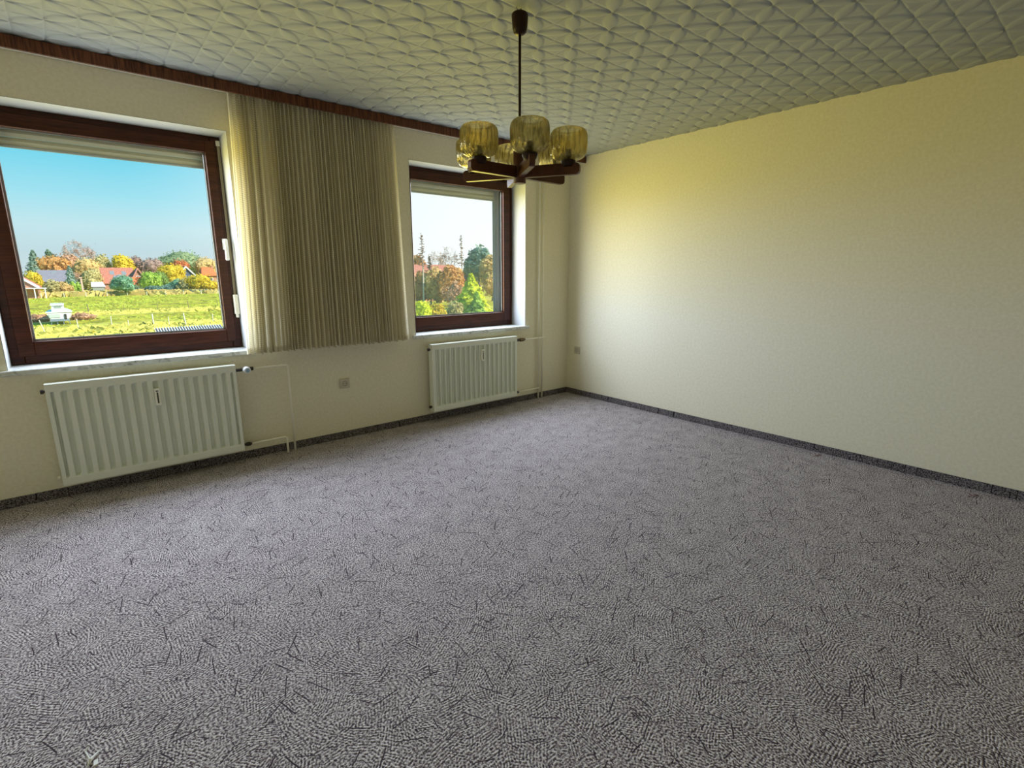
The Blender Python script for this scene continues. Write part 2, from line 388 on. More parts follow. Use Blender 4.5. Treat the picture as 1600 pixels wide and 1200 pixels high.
# ---------------------------------------------------------------- windows
def window(n, x0, x1, right_fittings):
    root = empty('window_%d' % n, ((x0+x1)/2, .2, ZS), kind='structure')
    zb, zt = .80, ZT
    # white plaster reveal lining, a few mm proud of the wall opening
    r = MB(); r.box(x0, x0+.003, -.0008, .21, zb, zt-.003); r.box(x1-.003, x1, -.0008, .21, zb, zt-.003); r.box(x0, x1, -.0008, .21, zt-.003, zt)
    r.box(x0, x0+.02, .27, .36, zb, zt); r.box(x1-.02, x1, .27, .36, zb, zt)
    r.build('reveal', MREV, root)
    X0, X1, T = x0+.003, x1-.003, zt-.003
    f = MB(); b = .004
    f.box(X0, X0+.062, .21, .275, zb, T, b); f.box(X1-.062, X1, .21, .275, zb, T, b); f.box(X0+.062, X1-.062, .21, .275, T-.055, T, b); f.box(X0+.062, X1-.062, .21, .275, zb, zb+.07, b)
    f.build('window_frame', MFR, root)
    sx0, sx1, s0, s1 = X0+.040, X1-.040, zb+.048, T-.034
    g0, g1, h0, h1 = X0+.118, X1-.108 if n == 1 else X1-.118, .935, 2.140
    if n == 1: g0, g1 = -4.402, -3.364
    else: g0, g1 = -1.80, -.757
    s = MB(); y0, y1 = .193, .209
    for ya, yb_, dx in ((.193, .2095, 0), (.2095, .262, .03)):
        s.box(sx0+dx, g0, ya, yb_, s0+dx, s1-dx, .003); s.box(g1, sx1-dx, ya, yb_, s0+dx, s1-dx, .003)
        s.box(g0, g1, ya, yb_, h1, s1-dx, .003); s.box(g0, g1, ya, yb_, s0+dx, h0, .003)
    # sloped glazing bead
    sh = s.build('sash', MFR, root)
    q = MB(); w_ = .011
    q.box(g0, g0+w_, .222, .246, h0, h1); q.box(g1-w_, g1, .222, .246, h0, h1); q.box(g0+w_, g1-w_, .222, .246, h0, h0+w_); q.box(g0+w_, g1-w_, .222, .246, h1-w_*.5, h1)
    q.build('glass_spacer', MALU, sh)
    p = MB().box(g0+.001, g1-.001, .232, .236, h0+.001, h1-.001); p.build('glass_pane', MPANE[n], sh)
    # roller shutter box bottom outside: slats
    for k in range(4):
        zz = 2.062+.045*k
        sl = MB(); pr = [(.300, zz), (.297, zz+.010), (.294, zz+.021), (.297, zz+.034), (.301, zz+.043), (.309, zz+.043), (.309, zz)]
        nv_ = len(pr); vs = [(x0+.03, yy, z_) for yy, z_ in pr]+[(x1-.03, yy, z_) for yy, z_ in pr]
        sl.add(vs, [tuple(range(nv_)), tuple(range(2*nv_-1, nv_-1, -1))]+[(i, i+nv_, (i+1) % nv_+nv_, (i+1) % nv_) for i in range(nv_)])
        sl.build('shutter_slat', MSLAT, root)
    MB().box(x0+.03, x1-.03, .292, .312, 2.048, 2.061, .002).build('shutter_end_bar', MRAIL, root)
    for a, c in ((x0+.02, x0+.075), (x1-.175, x1-.135) if n == 2 else (x1-.075, x1-.02)):
        rl = MB(); rl.box(a, c, .286, .291, .80, 2.25, .001); rl.box(a, c, .311, .316, .80, 2.25, .001)
        rl.box(*((a, a+.005) if a < (x0+x1)/2 else (c-.005, c)), .291, .311, .80, 2.25); rl.build('shutter_guide_rail', MRAIL, root)
    if n == 2:
        MB().box(x1-.1345, x1-.02, .285, .36, .80, 2.25).build('shutter_guide_packing', MWH2, root)
    # marble sill
    MB().box(x0-.035, x1+.035, -.032, -.0005, .77, .80, .003).box(x0, x1, -.0005, .21, .7702, .80, .0).build('window_sill', MMARB, root)
    MB().box(x0, x1, .275, .42, .775, .80, .002).build('outer_sill', MALU, root)
    if right_fittings:
        h = MB(); h.box(-3.325, -3.300, .183, .193, 1.50, 1.575, .002); 
        ho = h.build('window_handle', MWHP, sh)
        MB().lathe([(.009, .150), (.009, .184)], 12, (-3.3125, 0, 1.555), 'y').box(-3.323, -3.300, .136, .156, 1.425, 1.572, .005).add([], []).build('handle_lever', MWHP, sh)
        MB().box(-3.287, -3.269, .2025, .205, 1.17, 2.215).build('shutter_strap', MSTRAP, root)
        MB().box(-3.292, -3.266, .196, .2095, 2.19, 2.225, .003).build('strap_guide', MIV, root)
        MB().box(-3.297, -3.266, .165, .2095, 1.045, 1.185, .004).box(-3.290, -3.273, .170, .2, 1.02, 1.045, .002).build('strap_winder', MIV, root)
    return root
window(1, *W1, True); window(2, *W2, False)

# ---------------------------------------------------------------- curtain valance and curtain
val = empty('valance_board', (-2.6, -.2, 2.43), 'dark red-brown striped wood valance board running along the ceiling above both windows', 'valance')
v = MB(); v.box(XL+.001, -.001, -.215, -.197, 2.433, 2.4935, .001); v.build('face_board', MVAL, val)
MB().box(XL+.001, -.001, -.197, -.004, 2.483, 2.4935).build('rail_board', MWHP, val)
t = MB()
for yy in (-.135, -.095): t.box(XL+.02, -.02, yy-.006, yy+.006, 2.474, 2.4825, .001)
t.build('curtain_track', MWHP, val)

def curtain():
    nx, nz = 900, 46; npl = 44
    ph = np.cumsum(rng.uniform(.55, 1.45, npl+2)); ph = (ph-ph[0])/(ph[-1]-ph[0])
    u = np.linspace(0, 1, nx); cyc = np.interp(u, ph, np.arange(npl+2))
    amp = np.interp(cyc, np.arange(npl+2), rng.uniform(.55, 1.25, npl+2)); sk = np.interp(cyc, np.arange(npl+2), rng.normal(0, .5, npl+2))
    slow = np.interp(u, np.linspace(0, 1, 12), rng.normal(0, .012, 12))
    vs = []; uvs = []
    for k in range(nz):
        z01 = k/(nz-1)                                   # 0 bottom .. 1 top
        zl = .782+(2.476-.782)*z01
        xl = -3.262-(.055*(1-z01)**1.2); xr = -2.100+(.058*(1-z01)**1.1)
        a = (.025+.012*(1-z01)**.7)
        wv = np.sin(2*PI*cyc+.6*sk*(1-z01))*amp
        wv += .25*np.sin(4*PI*cyc+sk*2)
        y = -.105-a*wv+slow*(1-z01)
        x = xl+(xr-xl)*(u+.0035*np.cos(2*PI*cyc)*amp)
        zz = zl+(.004*np.sin(2*PI*cyc*.5+1) if k == 0 else 0)
        zz = np.broadcast_to(zz, x.shape)
        vs.append(np.stack([x, y, zz], 1)); uvs.append(np.stack([u*2.4, np.full(nx, zl)], 1))
    V = np.concatenate(vs); UV = np.concatenate(uvs)
    idx = np.arange(nx*nz).reshape(nz, nx); f = np.stack([idx[:-1, :-1], idx[:-1, 1:], idx[1:, 1:], idx[1:, :-1]], -1).reshape(-1, 4)
    root = empty('net_curtain', (-2.68, -.105, .782), 'gathered olive-beige net curtain hanging between the two windows', 'curtain')
    def mk(name, faces, off=0):
        me = bpy.data.meshes.new(name); used = np.unique(faces); remap = np.zeros(len(V), int); remap[used] = np.arange(len(used))
        P_ = V[used]-np.array(root.location)[None]; P_[:, 1] += off
        me.from_pydata(P_.tolist(), [], remap[faces].tolist()); me.materials.append(MCUR)
        ul = me.uv_layers.new(name='UVMap'); li = np.zeros(len(me.loops), int); me.loops.foreach_get('vertex_index', li)
        ul.data.foreach_set('uv', UV[used][li].ravel().astype(np.float32)); me.polygons.foreach_set('use_smooth', [True]*len(me.polygons))
        o = bpy.data.objects.new(name, me); C.objects.link(o); o.parent = root
    mk('curtain_panel', f)
    mk('hem', f[:(nx-1)*1], -.0015); mk('gathering_tape', f[-(nx-1)*1:], .0015)
curtain()

# ---------------------------------------------------------------- radiators with their pipes
def radiator(x0, x1, label, valve_old):
    root = empty('radiator', ((x0+x1)/2, -.06, .098), label, 'radiator')
    z0, z1, yf, yb_ = .098, .715, -.100, -.040
    n = 17; mg = .022; pitch = (x1-x0-2*mg)/n
    p = MB(); zs = [z0+.048, z0+.060, z1-.060, z1-.048]
    prof = []
    x = x0+mg
    for k in range(n):
        if valve_old: seg = ((0, 0), (.22, 0), (.34, 1), (.52, 1), (.58, .55), (.72, .55), (.80, 1), (.88, 1))
        else: seg = ((0, 1), (.14, 1), (.28, 0), (.72, 0), (.86, 1), (1, 1))
        for s, d in seg: prof.append((x+s*pitch, d))
        x += pitch
    prof.append((x1-mg, 0 if valve_old else 1))
    prof = [(x0+.004, 0)]+[(x0+mg*.9, 0)]+prof+[(x1-mg*.9, 0), (x1-.004, 0)]
    vs = []; rows = [(z0+.003, 0), (z0+.046, 0), (z0+.058, 1), (z1-.058, 1), (z1-.046, 0), (z1-.003, 0)]
    for z, k in rows:
        for xx, d in prof: vs.append((xx, yf+.026*d*k, z))
    m_ = len(prof); fs = []
    for r in range(len(rows)-1):
        for c in range(m_-1): fs.append((r*m_+c, r*m_+c+1, (r+1)*m_+c+1, (r+1)*m_+c))
    p.add(vs, fs); p.build('front_panel', MRAD, root)
    bk = MB(); bk.box(x0+.004, x1-.004, yb_-.006, yb_, z0+.003, z1-.003, .003)
    bk.build('back_panel', MRAD, root)
    MB().box(x0, x0+.006, yf-.001, yb_, z0, z1, .001).build('side_cover', MRAD, root); MB().box(x1-.006, x1, yf-.001, yb_, z0, z1, .001).build('side_cover', MRAD, root)
    tp = MB(); tp.box(x0, x1, yf-.003, yf+.004, z1-.045, z1, .0012); tp.box(x0, x1, yf, yb_, z1-.003, z1+.001, .0)
    tp.build('top_cover', MRAD, root)
    MB().box(x0, x1, yf-.003, yf+.004, z0, z0+.042, .0012).build('bottom_rail', MRAD, root)
    for zc in (z0+.045, z1-.045):
        MB().lathe([(.013, x0-.022), (.013, x0-.008), (.008, x0-.008), (.008, x0+.002)], 10, (0, -.066, zc), 'x').build('end_plug', MDK if valve_old or zc > .4 else MIV, root)
    for xc in (x0+.12, x1-.12):
        for zq in (z1-.16, z0+.10): MB().box(xc-.015, xc+.015, yb_, -.0008, zq, zq+.05).build('wall_bracket', MRAD, root)
    return root
def heat_meter(root, xc, zc, mt):
    a = MB(); w_, h_ = .0145, .054
    a.box(xc-w_, xc+w_, -.126, -.101, zc-h_, zc+h_, .002)
    o = a.build('heat_meter', mt, root)
    MB().box(xc-.0035, xc+.0045, -.1275, -.1258, zc-.040, zc+.030).build('meter_scale', mat('meter_scale', (.07, .07, .03), .4), o)
    MB().box(xc-.007, xc+.007, -.1275, -.1258, zc+.036, zc+.042).build('meter_slot', MDK, o)

r1 = radiator(-4.378, -3.392, 'wide white ribbed radiator under the large left window', False)
heat_meter(r1, -3.857, .567, MHM)
r2 = radiator(-1.822, -.828, 'white finely ribbed radiator under the smaller right-hand window', True)
heat_meter(r2, -1.272, .570, MHM)
def arc(c, a0, a1, r, n=5):
    return [(c[0]+r*math.cos(a0+(a1-a0)*k/n), c[1], c[2]+r*math.sin(a0+(a1-a0)*k/n)) for k in range(n+1)]
# left radiator: thermostatic valve, feed and return
MB().lathe([(.011, -3.392), (.011, -3.352)], 10, (0, -.062, .672), 'x').build('valve_body', MDK, r1)
MB().lathe([(.013, -.060), (.020, -.066), (.0235, -.075), (.0235, -.108), (.020, -.118), (.010, -.121)], 20, (-3.322, 0, .672), 'y').build('thermostat_head', MWHP, r1, smooth='auto')
MB().lathe([(.0145, -.1195), (.0145, -.1225)], 18, (-3.322, 0, .672), 'y').build('thermostat_dial', mat('dial_ring', (.30, .45, .62), .4), r1)
MB().lathe([(.011, -3.352), (.011, -3.275)], 10, (0, -.055, .672), 'x').lathe([(.014, -3.290), (.014, -3.272)], 6, (0, -.055, .672), 'x').build('valve_union', MDK, r1)
MB().lathe([(.009, -3.392), (.009, -3.372), (.015, -3.372), (.015, -3.345), (.010, -3.345), (.010, -3.335)], 8, (0, -.058, .125), 'x').build('return_union', MDK, r1)
yp = -.05
f = MB().tube([(-3.275, yp, .672)]+arc((-3.052, yp, .655), PI/2, 0, .017)+[(-3.035, yp, .0)], .0075, 10)
tag(f.build('heating_pipe', MPIPE, None, (-3.035, yp, 0), True), 'thin cream feed pipe from the white thermostat head down to the carpet', 'pipe')
f = MB().tube([(-3.337, -.058, .125)]+arc((-3.107, -.058, .108), PI/2, 0, .017)+[(-3.090, -.058, 0)], .0075, 10)
tag(f.build('heating_pipe', MPIPE, None, (-3.09, -.058, 0), True), 'low cream return pipe beside the bottom right corner of the left radiator', 'pipe')
# right radiator
MB().lathe([(.008, -.828), (.008, -.800), (.014, -.800), (.014, -.775), (.008, -.775), (.008, -.760)], 8, (0, -.06, .668), 'x').build('valve_body', MDK, r2)
MB().lathe([(.010, -.762), (.017, -.758), (.019, -.735), (.016, -.705), (.012, -.690)], 14, (0, -.06, .668), 'x').build('thermostat_head', MBR, r2, smooth='auto')
MB().lathe([(.009, -.828), (.009, -.800), (.014, -.800), (.014, -.780), (.009, -.780), (.009, -.770)], 8, (0, -.058, .122), 'x').build('return_union', MDK, r2)
f = MB().tube([(-.690, -.058, .668), (-.385, -.058, .668)], .0070, 10)
tag(f.build('heating_pipe', MPIPE, None, (-.5, -.058, .668), True), 'short cream feed pipe between the right radiator brown valve and the riser pipes', 'pipe')
f = MB().tube([(-.770, -.048, .122), (-.475, -.048, .122)], .0070, 10)
tag(f.build('heating_pipe', MPIPE, None, (-.6, -.048, .122), True), 'short cream return pipe from the lower right corner of the right radiator to the riser', 'pipe')
for xx, lb in ((-.463, 'left of the two cream riser pipes standing floor to ceiling beside the far corner'), (-.412, 'right of the two cream riser pipes standing floor to ceiling beside the far corner')):
    f = MB().tube([(xx, -.028, .0), (xx, -.028, 2.482)], .0095, 12)
    tag(f.build('riser_pipe', MPIPE, None, (xx, -.028, 0), True), lb, 'pipe', 'riser pipes by the corner')

# ---------------------------------------------------------------- power sockets
def socket(loc, rz, label):
    root = empty('power_socket', loc, label, 'socket', 'power sockets')
    p = MB().box(-.0405, .0405, -.011, -.0006, -.0405, .0405, .003)
    def lk(b, n, mt, par=None):
        me_o = b.build(n, mt, None); me_o.parent = par or root; return me_o
    pl = lk(p, 'cover_plate', mat('aged_socket_plastic', (.56, .52, .40), .4, .5))
    lk(MB().lathe([(.021, -.0105), (.021, -.012), (.0185, -.012), (.0175, -.0102)], 24, (0, 0, 0), 'y', caps=False).lathe([(.0175, -.0104), (.0001, -.0104)], 24, (0, 0, 0), 'y', caps=False), 'socket_recess', mat('socket_recess', (.20, .17, .10), .5))
    lk(MB().lathe([(.0030, -.0104), (.0030, -.0112)], 10, (-.0095, 0, 0), 'y').lathe([(.0030, -.0104), (.0030, -.0112)], 10, (.0095, 0, 0), 'y'), 'pin_hole', MDK)
    lk(MB().lathe([(.0025, -.0104), (.0025, -.0125)], 8, (0, 0, .0), 'y').box(-.003, .003, -.013, -.0105, .013, .018).box(-.003, .003, -.013, -.0105, -.018, -.013), 'earth_clip', MALU)
    root.rotation_euler = (0, 0, rz); return root
socket((-2.594, 0, .460), 0, 'cream wall socket on the window wall below the curtain, between the radiators')
socket((0, -.159, .500), -PI/2, 'cream wall socket on the right-hand wall close to the far corner')

# ---------------------------------------------------------------- chandelier
LX, LY = -2.463, -2.030
lamp = empty('chandelier', (LX, LY, 1.752), 'six-armed dark teak pendant chandelier with ribbed amber glass shades hanging from the ceiling', 'lamp')
def at(prof, n=20, c=(LX, LY, 0), **k): return MB().lathe(prof, n, c, **k)
at([(.028, 1.752), (.030, 1.755), (.030, 1.838), (.0300, 1.925), (.026, 1.932), (.010, 1.936)], 24).build('hub', MLAMP, lamp, smooth='auto')
MB().tube([(LX, LY, 1.93), (LX, LY, 2.40)], .0062, 12).build('stem', MLD, lamp, smooth=True)
at([(.008, 2.385), (.020, 2.388), (.029, 2.396), (.034, 2.412), (.038, 2.462), (.036, 2.470), (.026, 2.477), (.006, 2.481)], 12).build('ceiling_canopy', MLD, lamp, smooth='auto')
MB().tube([(LX+.004, LY, 2.478), (LX+.004, LY, 2.490), (LX+.010, LY+.004, 2.4955), (LX+.016, LY+.004, 2.490), (LX+.013, LY, 2.484)], .0016, 6).tube([(LX-.008, LY, 2.475), (LX-.012, LY+.004, 2.487), (LX-.016, LY+.004, 2.496)], .0012, 6).build('ceiling_hook', MBR, lamp)
RS = .237
def wobf(ph): return lambda t, i: 1+.026*math.cos(t*18+ph)+.006*math.cos(t*32+1+ph)+.004*math.cos(t*7+i*.35)
for k in range(6):
    a = math.radians(239.88+60*k); ca, sa = math.cos(a), math.sin(a)
    R_ = lambda p: (LX+p[0]*ca-p[1]*sa, LY+p[0]*sa+p[1]*ca, p[2])
    arm = MB(); hw = .0125; n_ = 6
    prof = [(.022, 1.776), (.278, 1.776), (.287, 1.780), (.2925, 1.789), (.2925, 1.813), (.287, 1.822), (.278, 1.826), (.022, 1.826)]; q = len(prof)
    vs = [R_((x, -hw, z)) for x, z in prof]+[R_((x, hw, z)) for x, z in prof]
    arm.add(vs, [tuple(range(q)), tuple(range(2*q-1, q-1, -1))]+[(i, i+q, (i+1) % q+q, (i+1) % q) for i in range(q)])
    ao = arm.build('arm', MLAMP, lamp)
    c = (LX+RS*ca, LY+RS*sa, 0)
    MB().lathe([(.020, 1.810), (.027, 1.814), (.033, 1.828), (.034, 1.837), (.027, 1.842), (.010, 1.843)], 18, c).build('shade_holder', MLD, lamp, smooth='auto')
    MB().lathe([(.012, 1.842), (.014, 1.845), (.014, 1.882), (.011, 1.886), (.011, 1.868), (.002, 1.868)], 14, c).build('bulb_socket', MIV, lamp, smooth='auto')
    o_ = [(.024, 1.840), (.042, 1.841), (.058, 1.845), (.071, 1.853), (.0795, 1.866), (.0830, 1.884), (.0845, 1.915), (.0840, 1.942), (.080, 1.957), (.071, 1.9675), (.059, 1.9725)]
    i_ = [(r-.0025, h+(.0025 if j < 3 else 0)) for j, (r, h) in enumerate(o_)][::-1]
    sh = MB().lathe(o_+i_, 96, c, caps=False, wob=wobf(k*.7))
    sh.build('glass_shade', MAMB, lamp, smooth=True)

# ---------------------------------------------------------------- bits lying on the carpet
t = MB().tube([(-4.312, -2.350, .002), (-4.306, -2.338, .008), (-4.285, -2.312, .004)], [.002, .005, .002], 6).tube([(-4.306, -2.338, .006), (-4.316, -2.300, .010), (-4.308, -2.290, .013)], [.0025, .0018, .003], 6)
t.box(-4.300, -4.290, -2.36, -2.34, .0, .003)
tag(t.build('paper_scrap', mat('pale_scrap', (.92, .95, .92), .7), None, (-4.306, -2.338, 0)), 'small twisted pale scrap lying on the carpet at the bottom left', 'scrap')
MLEAF = mat('dry_red_leaf', (.16, .035, .025), .7)
for (x, y, s, lb) in ((-.105, -2.69, 1.0, 'dry red leaf stalk on the carpet beside the right skirting, the farther one'), (-.150, -3.575, 1.15, 'dry red leaf stalk on the carpet beside the right skirting, the nearer one')):
    t = MB().tube([(-.035*s, .012*s, .004), (-.005*s, .0, .006), (.030*s, -.022*s, .005)], .0018, 5).tube([(-.005*s, 0, .006), (.010*s, .022*s, .014)], .0016, 5).tube([(.030*s, -.022*s, .005), (.012*s, -.002*s, .012)], .0015, 5)
    o = t.build('leaf_stalk', MLEAF); o.location = (x, y, 0); tag(o, lb, 'leaf', 'dry leaf stalks')

# ================================================================ outdoors
GZ = -3.0
def ray(u, v): return fw*F_PX+rt*(u-800)-up*(v-600)
def on_y(u, v, Y): d = ray(u, v); t = (Y-CAM.y)/d.y; return CAM+d*t
def depth(p): return (Vector(p)-CAM).dot(fw)

def ground_mat():
    mt = bpy.data.materials.new('meadow_grass'); mt.use_nodes = True
    N, L, m, ramp, mix = nodes(mt.node_tree)
    p = N('ShaderNodeBsdfPrincipled', i_Roughness=.9); p.inputs['Specular IOR Level'].default_value = .1
    o = N('ShaderNodeOutputMaterial'); L(p.outputs[0], o.inputs[0]); tc = N('ShaderNodeTexCoord')
    mp = N('ShaderNodeMapping'); L(tc.outputs['Object'], mp.inputs['Vector']); mp.inputs['Scale'].default_value = (.5, .22, 1)
    n = N('ShaderNodeTexNoise', i_Scale=1.3, i_Detail=8.0, i_Roughness=.7); L(mp.outputs[0], n.inputs['Vector'])
    c = ramp(n.outputs[0], [(.36, (.16, .17, .02)), (.50, (.41, .38, .035)), (.66, (.68, .58, .07))])
    n2 = N('ShaderNodeTexNoise', i_Scale=.10, i_Detail=4.0); L(tc.outputs['Object'], n2.inputs['Vector'])
    # dry yellow strips along the fences
    s = N('ShaderNodeSeparateXYZ'); L(tc.outputs['Object'], s.inputs[0])
    wob_ = m('ADD', s.outputs[1], m('MULTIPLY', m('SUBTRACT', n2.outputs[0], .5), 18.0))
    def band(a, b, e):
        q = N('ShaderNodeMapRange'); L(wob_, q.inputs[0]); q.inputs[1].default_value = a-e; q.inputs[2].default_value = a
        q2 = N('ShaderNodeMapRange'); L(wob_, q2.inputs[0]); q2.inputs[1].default_value = b; q2.inputs[2].default_value = b+e; q2.inputs[3].default_value = 1; q2.inputs[4].default_value = 0
        return m('MULTIPLY', q.outputs[0], q2.outputs[0])
    dry = m('MAXIMUM', m('MAXIMUM', band(30, 49, 4), m('MULTIPLY', band(66, 72, 3), .8)), m('MULTIPLY', band(128, 150, 3), 1))
    nd = N('ShaderNodeTexNoise', i_Scale=2.2, i_Detail=6.0); L(tc.outputs['Object'], nd.inputs['Vector'])
    dryc = ramp(nd.outputs[0], [(.35, (.42, .38, .08)), (.6, (.74, .68, .12))])
    L(mix(m('MULTIPLY', dry, m('GREATER_THAN', nd.outputs[0], .42)), c, dryc), p.inputs['Base Color']); return mt
gx = np.linspace(-120, 260, 191); gy = np.concatenate([np.linspace(.4, 90, 150), np.linspace(92, 420, 70)])
GX, GY = np.meshgrid(gx, gy)
gz = GZ+.10*np.sin(GX*.35+GY*.21)*np.sin(GY*.31)+rng.normal(0, .035, GX.shape)*(GY > 6)
idx = np.arange(GX.size).reshape(GX.shape); f = np.stack([idx[:-1, :-1], idx[:-1, 1:], idx[1:, 1:], idx[1:, :-1]], -1).reshape(-1, 4)
me = bpy.data.meshes.new('meadow'); me.from_pydata(np.stack([GX.ravel(), GY.ravel(), gz.ravel()], 1).tolist(), [], f.tolist()); me.materials.append(ground_mat())
me.polygons.foreach_set('use_smooth', [True]*len(me.polygons))
o = bpy.data.objects.new('meadow', me); C.objects.link(o); tag(o, kind='structure')

# grass tussocks
def tussocks(name, n, xr, yr, s, mt):
    x = rng.uniform(*xr, n); y = rng.uniform(*yr, n); a = rng.uniform(0, PI, n); hh = s*rng.uniform(.5, 1.2, n); ww = hh*rng.uniform(1, 2.4, n)
    vs = np.zeros((n, 3, 3)); vs[:, 0] = np.stack([x-ww*np.cos(a), y-ww*np.sin(a)*.6, np.full(n, GZ-.02)], 1); vs[:, 1] = np.stack([x+ww*np.cos(a), y+ww*np.sin(a)*.6, np.full(n, GZ-.02)], 1)
    vs[:, 2] = np.stack([x+rng.normal(0, .1, n), y+rng.normal(0, .1, n)+.15, GZ+hh], 1)
    me = bpy.data.meshes.new(name); me.from_pydata(vs.reshape(-1, 3).tolist(), [], np.arange(3*n).reshape(-1, 3).tolist()); me.materials.append(mt)
    o = bpy.data.objects.new(name, me); C.objects.link(o); return o
MGR = mat('grass_blades', (.24, .32, .03), .8, .1, noise=(.8, 1, (.50, .52, .07)))
MDRY = mat('dry_grass_blades', (.46, .40, .10), .8, .1, noise=(.6, 1, (.76, .70, .14)))
tag(tussocks('meadow_grass', 9000, (-14, 30), (50, 128), .13, MGR), 'bright green grass tussocks all over the meadow outside', 'grass', kind='stuff')
tag(tussocks('dry_grass', 3500, (-13, 30), (36, 51), .30, MDRY), 'dry yellow grass along the near wire fence outside', 'grass', kind='stuff')
tag(tussocks('weed_strip', 2500, (-13, 26), (66, 71), .34, MDRY), 'strip of brown weeds across the middle of the meadow', 'weeds', kind='stuff')
tag(tussocks('rough_verge', 5000, (-16, 40), (129, 146), .9, mat('rough_verge_weeds', (.52, .32, .12), .8, .1, noise=(.4, 1, (.55, .55, .16)))), 'reddish brown rough verge along the far edge of the meadow', 'weeds', kind='stuff')

# ---- trees
def leafmat(name, c0, c1, c2=None):
    mt = bpy.data.materials.new(name); mt.use_nodes = True
    N, L, m, ramp, mix = nodes(mt.node_tree)
    tc = N('ShaderNodeTexCoord'); n = N('ShaderNodeTexNoise', i_Scale=1.1, i_Detail=5.0, i_Roughness=.75); L(tc.outputs['Object'], n.inputs['Vector'])
    c = ramp(n.outputs[0], [(.36, c0), (.64, c1)] if c2 is None else [(.36, c0), (.5, c1), (.66, c2)])
    d = N('ShaderNodeBsdfDiffuse'); L(c, d.inputs[0]); t = N('ShaderNodeBsdfTranslucent'); L(c, t.inputs[0])
    a = N('ShaderNodeMixShader', i_0=.30); L(d.outputs[0], a.inputs[1]); L(t.outputs[0], a.inputs[2])
    o = N('ShaderNodeOutputMaterial'); L(a.outputs[0], o.inputs[0]); return mt
MT = dict(
 green=leafmat('green_foliage', (.10, .20, .05), (.42, .55, .16)), dkgreen=leafmat('dark_green_foliage', (.08, .15, .10), (.28, .38, .24)),
 teal=leafmat('blue_green_foliage', (.10, .26, .16), (.36, .60, .38)), blue=leafmat('blue_grey_conifer_foliage', (.12, .22, .18), (.44, .56, .44)),
 orange=leafmat('orange_foliage', (.48, .22, .06), (.92, .55, .22)), gold=leafmat('golden_foliage', (.50, .34, .02), (.98, .80, .10)),
 yellow=leafmat('yellow_green_foliage', (.50, .60, .02), (1, .98, .10)), rust=leafmat('rust_brown_foliage', (.42, .22, .12), (.80, .52, .34)),
 red=leafmat('red_foliage', (.48, .15, .05), (.85, .36, .16)), olive=leafmat('olive_foliage', (.40, .34, .14), (.80, .70, .32)),
 purple=leafmat('purple_brown_foliage', (.24, .16, .15), (.60, .42, .34)), cedar=leafmat('cedar_foliage', (.12, .22, .12), (.48, .56, .30)),
 lime=leafmat('lime_green_foliage', (.24, .40, .05), (.62, .80, .16)), pink=leafmat('pinkish_twigs', (.50, .36, .32), (.85, .66, .58)),
 hedge=leafmat('blue_green_hedge_foliage', (.06, .14, .13), (.22, .36, .28)), mixed=leafmat('mixed_autumn_foliage', (.38, .34, .12), (.80, .56, .24), (.88, .68, .30)))
MTR = mat('tree_bark', (.20, .15, .11), .9, .1, noise=(3, 1, (.34, .28, .22))); MTRW = mat('pale_bark', (.60, .52, .44), .9, .1)

